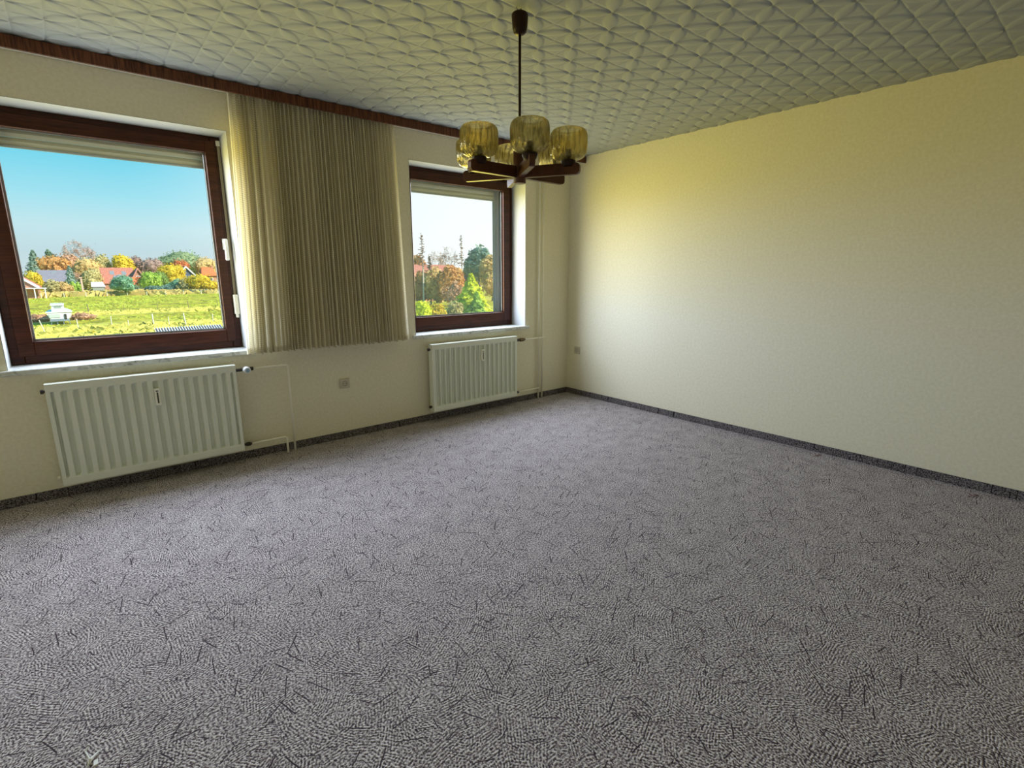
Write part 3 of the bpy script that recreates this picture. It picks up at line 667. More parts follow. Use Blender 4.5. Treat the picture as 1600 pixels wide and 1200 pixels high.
def crown(w_, h_, kind, nleaf, ls):
    """leaf-clump crown, base at z=0; returns vertex and face arrays"""
    P = []; Nn = []
    if kind in ('round', 'bush', 'flat'):
        nb = 11 if kind != 'bush' else 7
        bl = []
        for k in range(nb):
            a = 2*PI*k/nb*1.618*2; rr = rng.uniform(.15, .62)
            zc = rng.uniform(.30, .72) if kind != 'bush' else rng.uniform(.28, .6)
            br = rng.uniform(.26, .38)
            bl.append((rr*math.cos(a)*.5*w_*(1-.45*abs(zc-.45)*2), rr*math.sin(a)*.5*w_*(1-.4*abs(zc-.45)*2), zc*h_, br*w_*.62, br*h_*(.85 if kind != 'flat' else .6)))
        bl.append((0, 0, .62*h_, .30*w_, .38*h_)); bl.append((0, 0, .36*h_, .38*w_, .34*h_))
        for k in range(nleaf):
            b = bl[rng.integers(len(bl))]; d = rng.normal(0, 1, 3); d /= np.linalg.norm(d)+1e-9
            r = rng.uniform(.78, 1.06)
            P.append((b[0]+d[0]*b[3]*r, b[1]+d[1]*b[3]*r, b[2]+d[2]*b[4]*r)); Nn.append(d)
        cores = [(b[0], b[1], b[2], b[3]*.78, b[4]*.78) for b in bl]
    else:  # conifer: tiered cone
        for k in range(nleaf):
            z = rng.uniform(0, 1)**1.25; tier = (z*9) % 1
            rr = (1-z)*.5*w_*(.62+.45*(1-tier))+.02*w_; a = rng.uniform(0, 2*PI); q = rng.uniform(.6, 1.05)
            rr *= 1+.18*math.sin(5*a+z*17)
            P.append((rr*q*math.cos(a), rr*q*math.sin(a), z*h_-(.04*h_*q))); Nn.append(np.array([math.cos(a), math.sin(a), .9]))
        cores = []
    P = np.array(P); Nn = np.array(Nn); n = len(P)
    P[:, 2] = np.clip(P[:, 2], .0, h_)
    Nn = Nn+rng.normal(0, .55, Nn.shape); Nn /= np.linalg.norm(Nn, axis=1)[:, None]
    A = np.cross(Nn, rng.normal(0, 1, Nn.shape)); A /= np.linalg.norm(A, axis=1)[:, None]; B = np.cross(Nn, A)
    s = (ls*rng.uniform(.5, 1.3, n))[:, None]
    V = np.stack([P-A*s-B*s*.6, P+A*s*.3-B*s, P+A*s+B*s*.6, P-A*s*.3+B*s], 1).reshape(-1, 3)
    F = [tuple(r) for r in np.arange(4*n).reshape(-1, 4).tolist()]; V = V.tolist()
    mbq = MB(); mbq.v = [tuple(v_) for v_ in V]; mbq.f = F
    for (x, y, z, a_, b_) in cores:
        mbq.lathe([(a_*math.sin(PI*t_/6)+.001, z-b_*math.cos(PI*t_/6)) for t_ in range(7)], 8, (x, y, 0), caps=False)
    if kind == 'cone': mbq.lathe([(.30*w_, 0), (.16*w_, .45*h_), (.01, .95*h_)], 8, caps=False)
    return mbq
def branches(h_, w_, seed, depth_=5, r0=.12):
    rr = random.Random(seed); b = MB(); tips = []
    def go(p, d, ln, r, k):
        q = p+d*ln; b.tube([p, q], [r, r*.65], 5 if k < 3 else 3, caps=False)
        if k >= depth_: tips.append(q); return
        for j in range(3 if k < 3 else 2):
            ax = Vector((rr.gauss(0, 1), rr.gauss(0, 1), rr.gauss(0, .3))).normalized()
            nd = (d+ax*rr.uniform(.45, .85)).normalized(); nd.z = abs(nd.z)*.8+.1; nd.normalize()
            go(q, nd, ln*rr.uniform(.62, .82), r*.6, k+1)
    go(Vector((0, 0, 0)), Vector((0, 0, 1)), h_*.26, r0, 0)
    xs = [abs(v_[0]) for v_ in b.v]; zs = max(v_[2] for v_ in b.v)
    sx = w_/2/max(xs); sz = h_/zs; b.v = [(x*sx, y*sx, z*sz) for x, y, z in b.v]; tips = [Vector((t_.x*sx, t_.y*sx, t_.z*sz)) for t_ in tips]
    return b, tips
def tree(name, u, vtop, wpx, Y, kind, mt, label, trunk=.22, nleaf=1500, ls=None, cat='tree', zlow=None, group=None, bark=None):
    pt = on_y(u, vtop, Y); dp = depth(pt); W = wpx*dp/F_PX*(1.0 if kind == 'bare' else 1.22); Ht = pt.z-GZ
    root = empty(name, (pt.x, Y, GZ), label, cat, group)
    ls = ls or max(.012*Ht+.10, dp/F_PX*1.1)
    z0 = Ht*trunk
    if kind == 'bare':
        b, tips = branches(Ht, W, int(u), 6, Ht*.018)
        ob = b.build('branches', bark or MTR); ob.parent = root
        nb_ = nleaf//2; e_ = rng.normal(0, 1, (nb_, 3)); e_ /= np.linalg.norm(e_, axis=1)[:, None]; e_ *= rng.uniform(.3, 1, (nb_, 1))**.5
        tw = MB()
        for d_ in e_:
            p_ = Vector((d_[0]*W*.47, d_[1]*W*.47, Ht*(.68+.31*d_[2]))); q_ = p_+Vector((d_[0], d_[1], abs(d_[2])+.5))*Ht*.05+Vector(rng.normal(0, Ht*.012, 3)); n_ = Vector((.35, -.3, .1))*ls*.16
            tw.add([p_-n_, p_+n_, q_], [(0, 1, 2)])
        tw = tw.build('outer_twigs', mt); tw.parent = root; tw['kind'] = 'stuff'
        P = np.array([list(t_) for t_ in tips]); P = P[rng.integers(len(P), size=nleaf)]+rng.normal(0, Ht*.02, (nleaf, 3)); s = ls*.45
        q = MB()
        for p in P:
            a = rng.normal(0, 1, 3)*s; c = rng.normal(0, 1, 3)*s; q.add([p-a, p+c, p+a], [(0, 1, 2)])
        l = q.build('twigs', mt); l.parent = root; l['kind'] = 'stuff'
        return root
    c = crown(W, Ht-z0, 'round' if kind == 'round' else kind, nleaf, ls); c.v = [(x, y, z+z0) for x, y, z in c.v]
    ob = c.build('crown', mt); ob.parent = root
    tk = MB().tube([(0, 0, -.1), (.02*Ht, 0, z0*.6), (0, 0, max(z0*1.2, Ht*.5))], [.030*Ht, .022*Ht, .012*Ht], 7); tk = tk.build('trunk', bark or MTR); tk.parent = root
    return root
T = tree
# seen through the left window
T('fir_tree', 50, 389, 44, 188, 'cone', MT['blue'], 'blue-green fir at the left edge of the view through the left window', .05, 1900)
T('pine_tree', 75, 388, 18, 204, 'round', MT['dkgreen'], 'dark pine top poking out above the orange trees at the left', .3, 700)
T('autumn_tree', 84, 397, 42, 178, 'round', MT['orange'], 'broad orange autumn tree behind the grey-roofed house')
T('autumn_tree', 103, 394, 40, 187, 'round', MT['rust'], 'salmon-brown autumn tree to the left of the tall bare tree')
T('bare_tree', 123, 378, 42, 198, 'bare', MT['pink'], 'tall bare pinkish tree rising above all others outside the left window', nleaf=2600)
T('autumn_tree', 131, 402, 46, 174, 'round', MT['mixed'], 'yellow-brown tree in front of the tall bare tree')
T('golden_tree', 156, 397, 32, 184, 'round', MT['olive'], 'olive-yellow tree just left of the brightest golden tree')
T('golden_tree', 187, 397, 40, 181, 'round', MT['gold'], 'brightest golden-yellow round tree above the red-roofed house', nleaf=2000)
T('autumn_tree', 209, 399, 26, 188, 'round', MT['purple'], 'small purple-brown tree right of the golden tree')
T('autumn_tree', 231, 402, 46, 184, 'round', MT['purple'], 'wide purple-brown tree between the golden tree and the large cedar')
T('cedar_tree', 282, 389, 78, 206, 'flat', MT['cedar'], 'large spreading green cedar above the right-hand houses', nleaf=2600)
T('autumn_tree', 322, 401, 46, 184, 'round', MT['mixed'], 'orange-olive tree at the right edge beside the window handle')
T('red_tree', 278, 404, 28, 180, 'round', MT['red'], 'small rust-red tree just in front of the large cedar')
T('golden_tree', 262, 411, 46, 158, 'round', MT['gold'], 'golden-orange tree left of the dark gabled house', .12, nleaf=2000)
T('garden_tree', 233, 424, 34, 150, 'round', MT['lime'], 'light green garden tree right of the small orange gable', .05)
T('garden_tree', 248, 423, 26, 154, 'round', MT['green'], 'mid green garden tree between the light green one and the golden-orange one', .05)
T('conifer', 107, 414, 26, 156, 'cone', MT['blue'], 'blue-green pointed conifer right of the grey-roofed house', .05, 900)
T('autumn_tree', 139, 419, 38, 158, 'round', MT['olive'], 'brownish olive tree left of the red-roofed house', .1)
T('autumn_tree', 122, 426, 26, 160, 'round', MT['rust'], 'low rusty tree behind the pale chimney-like post', .1)
T('orange_bush', 49, 421, 30, 152, 'bush', MT['gold'], 'amber bush between the brick gable and the grey roof', .02, cat='bush')
T('garden_bush', 80, 436, 26, 139, 'bush', MT['olive'], 'olive bush in front of the grey-roofed house', .02, cat='bush')
T('garden_bush', 98, 440, 22, 139, 'bush', MT['mixed'], 'low brownish bush right of the olive one before the grey house', .02, cat='bush')
T('topiary_bush', 113, 439, 11, 141, 'bush', MT['lime'], 'left of two small round clipped yellow-green bushes', .02, 500, cat='bush', group='clipped round bushes')
T('topiary_bush', 121, 440, 9, 141, 'bush', MT['lime'], 'right of two small round clipped yellow-green bushes', .02, 500, cat='bush', group='clipped round bushes')
T('round_tree', 190, 429, 36, 129, 'round', MT['teal'], 'round blue-green tree standing at the far meadow fence before the red roof', .18, 1500)
T('hedge_bush', 240, 446, 34, 141, 'bush', MT['hedge'], 'low dark blue-green bush, left end of the dark hedge', .02, cat='bush')
T('hedge_bush', 259, 445, 34, 142, 'bush', MT['hedge'], 'dark blue-green bush in the middle of the dark hedge', .02, cat='bush')
T('hedge_bush', 275, 435, 24, 143, 'bush', MT['teal'], 'taller blue-green bush at the right end of the dark hedge', .02, cat='bush')
T('garden_bush', 288, 433, 24, 140, 'bush', MT['olive'], 'olive bush in front of the dark gabled house', .02, cat='bush')
T('garden_bush', 313, 427, 46, 138, 'bush', MT['gold'], 'big yellow-olive bush in front of the orange hipped roof', .02, 2000, cat='bush')
T('garden_bush', 338, 436, 24, 138, 'bush', MT['mixed'], 'autumn bush at the right edge of the left pane', .02, cat='bush')
# clipped hedge block, dark with a yellow top
c0 = on_y(289, 456, 131); c1 = on_y(330, 456, 131)
hd = MB(); nn = 1600
hx = rng.uniform(c0.x, c1.x, nn); hz = rng.uniform(GZ, c0.z, nn); face = rng.integers(0, 2, nn)
for k in range(nn):
    y = 131+rng.normal(0, .1) if face[k] else rng.uniform(131, 133.2); z = hz[k] if face[k] else c0.z+rng.normal(0, .06)
    p = np.array([hx[k], y, z]); a = rng.normal(0, .2, 3); b = rng.normal(0, .2, 3); hd.add([p-a, p+b, p+a, p-b], [(0, 1, 2, 3)])
hd.box(c0.x+.1, c1.x-.1, 131.1, 133.1, GZ, c0.z-.08)
tag(hd.build('clipped_hedge', MT['hedge'], None, ((c0.x+c1.x)/2, 132, GZ)), 'clipped dark hedge block behind the far fence at the right', 'hedge')

# ---- houses
MBRICK = mat('red_brick', (.42, .20, .13), .9, .2, noise=(3, 1, (.55, .30, .20))); MRED = mat('red_roof_tiles', (.44, .15, .10), .8, .2, noise=(2, 1, (.58, .24, .17)))
MORG = mat('orange_roof_tiles', (.78, .17, .06), .8, .2, noise=(2, 1, (.85, .24, .09))); MGREY = mat('grey_roof_tiles', (.20, .19, .23), .8, .2, noise=(2, 1, (.30, .28, .33)))
MDARK = mat('dark_roof_tiles', (.09, .10, .12), .8, .2); MBLUE = mat('blue_grey_cladding', (.09, .13, .22), .7, .3); MWH = mat('white_paint', (.80, .80, .78), .6, .3)
MWIN = mat('dark_house_glass', (.10, .12, .14), .15, .6)
def house(x0, x1, y0, y1, ze, zr, axis, mw, mr, label, mgable=None, wins=(), barge=None, rooflights=(), root=None):
    """ridge along x ('x') or y ('y')"""
    root = root or empty('house', ((x0+x1)/2, (y0+y1)/2, GZ), label, 'house')
    b = MB(); xm, ym = (x0+x1)/2, (y0+y1)/2; e = .35; th = .22
    b.box(x0, x1, y0, y1, GZ, ze); b.build('wall', mw, root)
    gm = MB(); r = MB()
    if axis == 'x':
        gm.add([(x0, y0, ze), (x0, y1, ze), (x0, ym, zr), (x1, y0, ze), (x1, y1, ze), (x1, ym, zr)], [(0, 2, 1), (3, 4, 5), (0, 1, 4, 3)])
        sl = (zr-ze)/(ym-y0)
        for sg, yb2 in ((-1, y0), (1, y1)):
            a0 = yb2+sg*e; z_ = ze-sl*e
            v8 = [(x0-e, a0, z_), (x1+e, a0, z_), (x1+e, ym, zr), (x0-e, ym, zr)]
            r.add(v8+[(x, y, z+th) for x, y, z in v8], [(0, 1, 2, 3), (7, 6, 5, 4), (0, 4, 5, 1), (1, 5, 6, 2), (2, 6, 7, 3), (3, 7, 4, 0)])
    else:
        gm.add([(x0, y0, ze), (x1, y0, ze), (xm, y0, zr), (x0, y1, ze), (x1, y1, ze), (xm, y1, zr)], [(0, 1, 2), (3, 5, 4), (0, 3, 4, 1)])
        sl = (zr-ze)/(xm-x0)
        for sg, xb in ((-1, x0), (1, x1)):
            a0 = xb+sg*e; z_ = ze-sl*e
            v8 = [(a0, y0-e, z_), (a0, y1+e, z_), (xm, y1+e, zr), (xm, y0-e, zr)]
            r.add(v8+[(x, y, z+th) for x, y, z in v8], [(0, 1, 2, 3), (7, 6, 5, 4), (0, 4, 5, 1), (1, 5, 6, 2), (2, 6, 7, 3), (3, 7, 4, 0)])
            if barge:
                bb = MB(); v4 = [(a0, y0-e-.08, z_-.15), (xm, y0-e-.08, zr-.15), (xm, y0-e-.08, zr+th+.15), (a0, y0-e-.08, z_+th+.15)]
                bb.add(v4+[(x, y+.07, z) for x, y, z in v4], [(0, 1, 2, 3), (7, 6, 5, 4), (0, 4, 5, 1), (1, 5, 6, 2), (2, 6, 7, 3), (3, 7, 4, 0)]); bb.build('barge_board', barge, root)
    gm.build('gable', mgable or mw, root); ro = r.build('roof', mr, root)
    for (wx, wz, ww, wh, side) in wins:
        f_ = MB(); 
        if side == 'f': f_.box(wx-ww/2, wx+ww/2, y0-.06, y0+.02, wz-wh/2, wz+wh/2); w1 = f_.build('window', MWH, root); MB().box(wx-ww/2+.12, wx+ww/2-.12, y0-.08, y0-.055, wz-wh/2+.12, wz+wh/2-.12).build('pane', MWIN, w1)
    for (px, k) in rooflights:
        y_ = y0+(ym-y0)*k; z_ = ze+(zr-ze)*k+th
        MB().add([(px-.45, y_-.5, z_-.5*sl+.06), (px+.45, y_-.5, z_-.5*sl+.06), (px+.45, y_+.5, z_+.5*sl+.06), (px-.45, y_+.5, z_+.5*sl+.06), (px-.45, y_-.5, z_-.5*sl-.1), (px+.45, y_-.5, z_-.5*sl-.1), (px+.45, y_+.5, z_+.5*sl-.1), (px-.45, y_+.5, z_+.5*sl-.1)],
                 [(0, 1, 2, 3), (0, 4, 5, 1), (1, 5, 6, 2), (2, 6, 7, 3), (3, 7, 4, 0)]).build('roof_window', MALU, root)
    return root, ro
hA, _ = house(-15.6, -9.9, 126, 134, -.95, 1.35, 'y', MBRICK, MRED, 'brick gabled house with white barge boards at the left edge of the view', barge=MWH, wins=[(-11.9, -1.9, 1.0, 1.1, 'f'), (-13.4, -1.9, 1.0, 1.1, 'f')])
MB().box(-11.9, -8.6, 124.2, 126, -1.25, -1.10).build('porch_roof', MWH, hA); 
for xq in (-10.35, -8.9): MB().box(xq, xq+.15, 124.3, 124.45, GZ, -1.25).build('porch_post', MWH, hA)
house(-11.1, -5.9, 166, 174, -.35, 2.15, 'x', MBRICK, MGREY, 'house with a long blue-grey roof behind the olive bush', rooflights=[(-8.3, .75)], wins=[(-9.8, -1.5, 1.2, 1.2, 'f'), (-7.2, -1.5, 1.2, 1.2, 'f')])
hC, roC = house(1.0, 7.0, 158, 166, -.7, 2.75, 'x', MBRICK, MRED, 'long red-brown tiled house in the middle of the left pane', mgable=MBLUE, rooflights=[(2.9, .62), (4.3, .35), (5.3, .6), (3.5, .3)], wins=[(2.6, -1.7, 1.2, 1.2, 'f'), (4.6, -1.7, 1.2, 1.2, 'f')])
house(6.3, 9.6, 156.5, 163, -.5, 2.60, 'y', MBRICK, mat('purple_red_roof_tiles', (.30, .13, .14), .8, .2, noise=(2, 1, (.42, .20, .20))), None, mgable=MBRICK, barge=mat('terracotta_barge', (.60, .27, .19), .7), wins=[(7.9, .4, 1.0, 1.0, 'f')], root=hC)
house(5.9, 8.4, 151.0, 154.5, -.95, .45, 'x', MWH, MORG, 'small garden house with a bright orange roof before the red-brown house', wins=[(6.7, -1.9, .8, .8, 'f')])
house(16.2, 22.3, 163, 172, -.4, 3.2, 'y', MBLUE, MDARK, 'dark roofed house with white barge boards and blue gable at the right', barge=MWH, wins=[(18.6, .5, 1.1, 1.1, 'f'), (20.2, -1.4, 1.3, 1.2, 'f')])
# hipped orange roof annex
hO = empty('house', (24.9, 167, GZ), 'house with a bright orange-red hipped roof at the right edge behind the big bush', 'house')
MB().box(23.1, 26.9, 163.5, 170, GZ, .9).build('wall', MBRICK, hO)
MB().add([(22.75, 163, .85), (27.2, 163, .85), (27.2, 170.5, .85), (22.75, 170.5, .85), (23.6, 166.8, 3.25), (25.9, 166.8, 3.25)], [(0, 1, 5, 4), (1, 2, 5), (2, 3, 4, 5), (3, 0, 4), (0, 3, 2, 1)]).build('roof', MORG, hO)
MB().box(26.0, 26.5, 166.4, 167.0, 1.6, 3.7).build('chimney', MBRICK, hO)
w_ = MB().box(24.2, 25.6, 163.42, 163.52, -.6, .4).build('window', MWH, hO); MB().box(24.35, 25.45, 163.40, 163.425, -.48, .28).build('pane', MWIN, w_)
# white low greenhouse and pale post
g0 = empty('greenhouse', (-.7, 141.5, GZ), 'low white greenhouse left of the red-roofed house', 'greenhouse')
MB().add([(-1.9, 140, -1.25), (.55, 140, -1.25), (.25, 142.5, -.35), (-1.75, 142.5, -.35), (-1.9, 140, -1.35), (.55, 140, -1.35), (.25, 142.5, -.45), (-1.75, 142.5, -.45)], [(0, 1, 2, 3), (7, 6, 5, 4), (0, 4, 5, 1), (1, 5, 6, 2), (2, 6, 7, 3), (3, 7, 4, 0)]).build('roof', MWH, g0)
MB().box(-1.7, .35, 140.2, 142.4, GZ, -1.3).build('wall', mat('greenhouse_wall', (.35, .38, .30), .4), g0)
po = on_y(126, 433, 138)
MB_ = MB().box(po.x-.15, po.x+.15, 137.8, 138.2, GZ, po.z-.2, .02).box(po.x-.32, po.x+.20, 137.7, 138.3, po.z-.25, po.z, .02)
tag(MB_.build('pale_post', mat('terracotta_post', (.72, .50, .36), .7), None, (po.x, 138, GZ)), 'pale terracotta post with a small cap standing at the far garden edge', 'post')

# ---- fences
MPOST = mat('white_fence_post', (.78, .74, .60), .8, .2); MPOSTD = mat('grey_wood_post', (.26, .20, .13), .9, .1); MWIRE = mat('fence_wire', (.30, .30, .28), .5, .3, .5)
def post_row(name, label, pts, h_, r_, mt, wires=(.35, .7, .95)):
    root = empty(name, (pts[0][0], pts[0][1], GZ), label, 'fence')
    for (x, y, k, tx) in pts:
        k *= .86
        MB().tube([(x, y, GZ-.05), (x+tx, y, GZ+h_*k)], r_*(.7+.5*(k > .9)), 7).build('post', mt, root)
    wv_ = MB()
    for zz in wires: wv_.tube([(x+tx*zz, y, GZ+h_*zz) for x, y, k, tx in pts], .006, 4)
    wv_.build('wire', MWIRE, root)
post_row('near_wire_fence', 'near wire fence with leaning white posts in front of the boat', [(-8.6, 47.9, 1, -.1), (-6.5, 48.3, 1, -.22), (-4.55, 49.3, .9, -.02), (-2.43, 49.4, 1.0, .02), (-1.3, 49.7, .6, 0), (-.18+.6, 49.3, 1.05, -.03), (1.5, 49.1, .75, .0), (2.62, 48.2, 1.1, -.1), (4.6, 47.5, .95, 0), (6.6, 47.2, .8, .03), (8.8, 46.6, 1, -.05), (11, 46.2, .9, 0)], 1.12, .045, MPOST)
post_row('middle_wire_fence', 'middle fence of thin dark posts crossing the meadow', [(x, 70+.05*x, .9+.1*(i % 3), 0) for i, x in enumerate(np.arange(-10, 22, 3.2))], 1.15, .035, MPOSTD)
post_row('far_wire_fence', 'far fence of short white posts at the end of the meadow', [(x, 128.5, .9+.1*(i % 2), 0) for i, x in enumerate(np.arange(-13, 26, 3.3))], 1.0, .09, MPOST)

# ---- boat on its cradle in the meadow
bx, by = -5.72, 57.0
boat = empty('boat', (bx, by, GZ), 'white cabin boat standing on the meadow behind the near fence', 'boat')
def loft(sections, name, mt, par, cap=True):
    b = MB(); n = len(sections[0]); vs = [p for s_ in sections for p in s_]; fs = []
    for i in range(len(sections)-1):
        for k in range(n): fs.append((i*n+k, i*n+(k+1) % n, (i+1)*n+(k+1) % n, (i+1)*n+k))
    fs += [tuple(range(n))[::-1], tuple((len(sections)-1)*n+k for k in range(n))]
    return b.add(vs, fs).build(name, mt, par)
MBO = mat('white_gelcoat', (.82, .84, .84), .3, .5); MBG = mat('boat_window', (.30, .36, .30), .2, .6); MBD = mat('blue_grey_antifouling', (.22, .28, .34), .6, .3)
def hs(y, w_, zk, zd): return [(bx-w_*.25, y, zk), (bx+w_*.25, y, zk), (bx+w_*.42, y, zk+.45), (bx+w_*.5, y, zd), (bx-w_*.5, y, zd), (bx-w_*.42, y, zk+.45)]
loft([hs(by-1.6, 2.75, GZ+.50, GZ+1.62), hs(by, 3.0, GZ+.42, GZ+1.64), hs(by+2, 2.6, GZ+.45, GZ+1.75), hs(by+4.2, .5, GZ+.95, GZ+2.0)], 'hull', MBO, boat)
MB().box(bx-1.10, bx+1.05, by-1.66, by-1.58, GZ+.48, GZ+.80).build('hull_bottom_band', MBD, boat)
MB().box(bx-1.15, bx+.1, by-1.68, by-1.60, GZ+.95, GZ+1.45, .02).build('stern_panel', mat('pale_green_panel', (.52, .62, .55), .4), boat)
MB().box(bx+.55, bx+.80, by-1.72, by-1.60, GZ+.7, GZ+1.40, .02).build('stern_ladder', MDK, boat)
MB().box(bx-1.5, bx+1.5, by-1.7, by+.2, GZ+1.60, GZ+1.70, .03).build('deck_rim', MBO, boat)
cbn = MB(); cbn.prism([(bx-.80, GZ+1.65), (bx+.70, GZ+1.65), (bx+.55, GZ+2.50), (bx-.72, GZ+2.50)], by-.9, by+1.6); co = cbn.build('cabin', MBO, boat)
MB().box(bx-.45, bx+.35, by-.94, by-.88, GZ+2.10, GZ+2.40, .01).build('cabin_window', MBG, co)
MB().box(bx-.86, bx+.68, by-1.1, by+1.7, GZ+2.50, GZ+2.66, .03).build('cabin_roof', MBO, boat)
rl = MB()
for xx in (-.75, -.35, .05, .5): rl.tube([(bx+xx, by-1.0, GZ+2.66), (bx+xx, by-1.0, GZ+2.86)], .025, 6)
rl.tube([(bx-.75, by-1.0, GZ+2.84), (bx+.5, by-1.0, GZ+2.84)], .015, 5); rl.build('roof_rail', MBO, boat)
for xx in (-1.05, -.35, .35, 1.05): MB().tube([(bx+xx, by-1.5, GZ), (bx+xx*.9, by-1.5, GZ+.62)], .05, 6).build('cradle_leg', MBD, boat)
for (xx, yy, ww, lb) in ((-7.3, 60.5, 1.6, 'brown bramble heap to the left of the boat'), (-4.2, 60.5, 2.0, 'reddish brown bramble heap to the right of the boat')):
    c = crown(ww*1.3, .75, 'bush', 500, .12); o = c.build('bramble_heap', MT['rust']); o.location = (xx, yy, GZ); tag(o, lb, 'brambles', 'bramble heaps')

boat.scale = (.60, .75, .66)
# ---- corrugated shed roof close to the house
def sheet_mat():   # brown in the valleys, white on the crests of the sheet
    mt = bpy.data.materials.new('striped_corrugated_sheet'); mt.use_nodes = True
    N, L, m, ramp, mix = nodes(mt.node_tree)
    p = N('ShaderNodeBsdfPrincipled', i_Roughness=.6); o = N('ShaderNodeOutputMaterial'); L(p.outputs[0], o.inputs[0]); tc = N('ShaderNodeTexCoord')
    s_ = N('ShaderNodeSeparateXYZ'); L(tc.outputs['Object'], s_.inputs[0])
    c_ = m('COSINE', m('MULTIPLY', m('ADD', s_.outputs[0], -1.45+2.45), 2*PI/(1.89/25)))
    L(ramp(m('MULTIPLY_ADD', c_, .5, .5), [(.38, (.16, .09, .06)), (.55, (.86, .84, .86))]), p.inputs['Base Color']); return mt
sr = empty('shed', (-1.45, 15, GZ), 'small garden shed with a corrugated white roof at the bottom right of the left pane', 'shed')
zt_, yt_ = -.37, 16.0; x0_, x1_ = -2.45, -.56; pit = (x1_-x0_)/25; b = MB(); vs = []; fs = []
nxx = 25*8
for r_ in range(2):
    yy = yt_-2.2*r_; z_ = zt_-.50*r_
    for k in range(nxx+1): vs.append((x0_+(x1_-x0_)*k/nxx, yy, z_+.020*math.cos(2*PI*k/8)))
for k in range(nxx): fs.append((k, k+1, nxx+1+k+1, nxx+1+k))
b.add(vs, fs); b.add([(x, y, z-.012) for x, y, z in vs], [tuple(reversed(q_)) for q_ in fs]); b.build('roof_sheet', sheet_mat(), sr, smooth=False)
MB().prism([(-2.35, GZ), (-.66, GZ), (-.66, -1.0), (-2.35, -1.0)], 14.0, 15.8).build('wall', mat('shed_boards', (.20, .12, .07), .8, noise=(6, 1, (.28, .18, .10))), sr)
for xx in (-2.3, -.72):
    for ya, zq in ((15.8, -.42), (13.9, -.86)): MB().box(xx-.04, xx+.04, ya, ya+.08, GZ, zq).build('corner_post', MPOSTD, sr)

# ---- seen through the right window
house(37.0, 46.2, 68, 77, .3, 2.6, 'x', MBRICK, MRED, 'red tiled house behind the orange tree in the right window', barge=MWH, wins=[(39.5, -1.4, 1.2, 1.2, 'f'), (43, -1.4, 1.2, 1.2, 'f')])
def spruce(u, vtop, vfol, wpx, Y, label, seed):
    pt = on_y(u, vtop, Y); dp = depth(pt); Ht = pt.z-GZ; W = wpx*dp/F_PX; rr = random.Random(seed)
    root = empty('larch_tree', (pt.x, Y, GZ), label, 'tree')
    o = MB().tube([(0, 0, -.1), (.1, 0, Ht*.5), (0, 0, Ht)], [.13, .09, .02], 6).build('trunk', MTRW); o.parent = root
    b = MB(); zf = on_y(u, vfol, Y).z-GZ
    for k in range(70):
        z = zf+(Ht-zf)*rr.random()**1.1; ln = W*.5*(1-.8*(z-zf)/(Ht-zf))*rr.uniform(.5, 1); a = rr.uniform(0, 2*PI)
        b.tube([(0, 0, z), (ln*math.cos(a), ln*math.sin(a), z-.08*ln)], [.03, .01], 3, caps=False)
        for j in range(5):
            t_ = rr.uniform(.3, 1); p = Vector((ln*t_*math.cos(a), ln*t_*math.sin(a), z-.1*ln)); q1 = Vector((rr.gauss(0, .09), rr.gauss(0, .09), rr.gauss(0, .05))); b.add([p-q1, p+Vector((q1.y, -q1.x, .08)), p+q1], [(0, 1, 2)])
    o = b.build('branches', MT['purple']); o.parent = root
spruce(658, 365, 415, 18, 56, 'tall thin larch with a pale bare trunk at the left of the right window', 3)
spruce(671, 401, 425, 12, 58, 'shorter pale-trunked larch right of the tall thin one', 4)
spruce(720, 367, 415, 14, 62, 'slender bare-topped larch above the middle of the right window', 5)
T('bare_tree', 681, 391, 26, 80, 'bare', MT['pink'], 'pale bare tree behind the red roof, between the larches', nleaf=400)
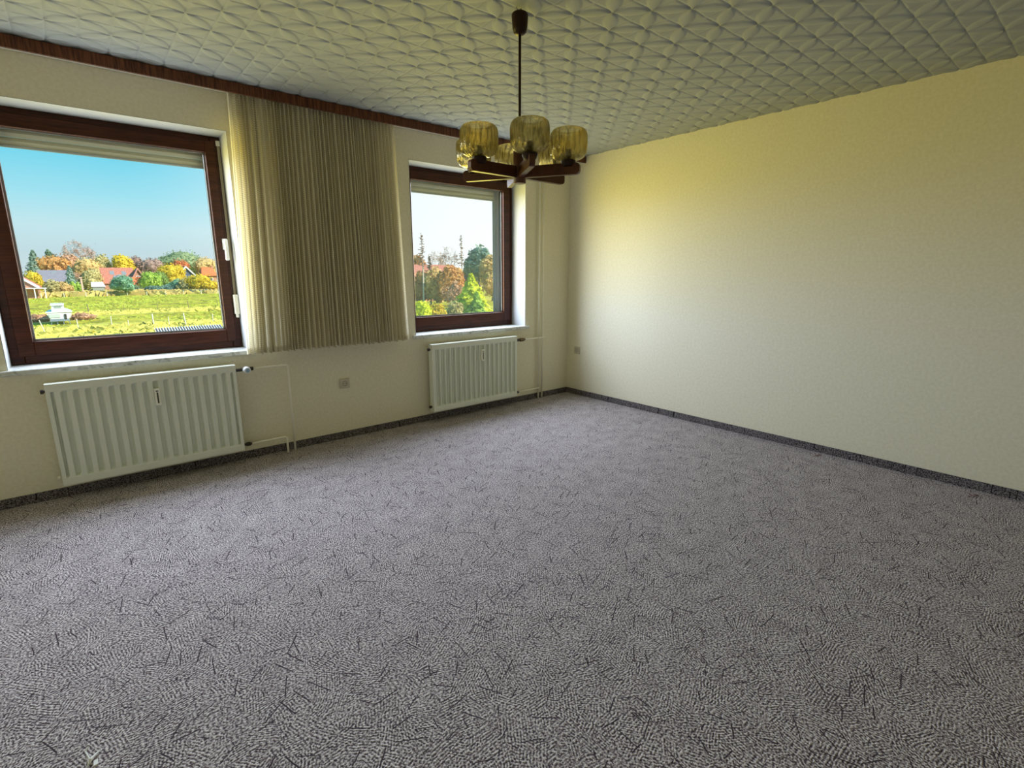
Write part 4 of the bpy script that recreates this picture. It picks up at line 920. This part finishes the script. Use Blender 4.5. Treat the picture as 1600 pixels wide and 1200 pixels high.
T('bare_tree', 703, 386, 34, 84, 'bare', MT['purple'], 'spreading bare tree right of the middle of the red roof', nleaf=500)
T('autumn_tree', 652, 398, 26, 76, 'round', MT['orange'], 'pinkish orange tree at the left edge of the right window', .2, 1400)
T('pine_tree', 747, 381, 46, 66, 'flat', MT['blue'], 'tall grey-green pine behind the yellow-green cypress', .35, 1700, ls=.28)
T('autumn_tree', 768, 398, 40, 62, 'round', MT['mixed'], 'tall orange-olive tree at the right edge of the right window', .05, 2600, ls=.24)
T('autumn_tree', 740, 410, 40, 70, 'round', MT['olive'], 'olive tree between the pine and the yellow-green cypress', .05, 1500, ls=.24)
T('autumn_tree', 704, 414, 40, 54, 'round', MT['orange'], 'orange autumn tree in front of the red tiled roof', .08, 2600, ls=.20)
T('autumn_tree', 680, 417, 36, 57, 'round', MT['mixed'], 'yellowish olive tree between the larches and the orange tree', .06, 2200, ls=.20)
T('autumn_tree', 660, 420, 36, 59, 'round', MT['orange'], 'light orange undergrowth tree behind the pale larch trunks', .06, 2000, ls=.20)
T('autumn_tree', 712, 440, 26, 48, 'round', MT['rust'], 'rust-brown shrub tree left of the yellow-green cypress', .06, 1500, ls=.18)
T('bare_tree', 699, 447, 22, 43, 'bare', MT['rust'], 'small dark forked bare tree in front of the orange tree', nleaf=200)
T('cypress', 736, 427, 58, 40, 'cone', MT['yellow'], 'bright yellow-green cypress in the lower right of the right window', .03, 4200, ls=.17)
T('cypress', 745, 456, 30, 38, 'cone', MT['lime'], 'smaller green conifer at the foot of the yellow-green cypress', .03, 1800, ls=.14)
T('garden_bush', 658, 470, 34, 38, 'bush', MT['yellow'], 'low yellow-green bush at the lower left of the right window', .02, 1600, ls=.13, cat='bush')
T('garden_bush', 683, 474, 30, 38, 'bush', MT['gold'], 'low golden bush right of the yellow-green bush', .02, 1400, ls=.13, cat='bush')
T('garden_bush', 710, 470, 26, 39, 'bush', MT['olive'], 'low olive bush at the foot of the small bare tree', .02, 1200, ls=.13, cat='bush')
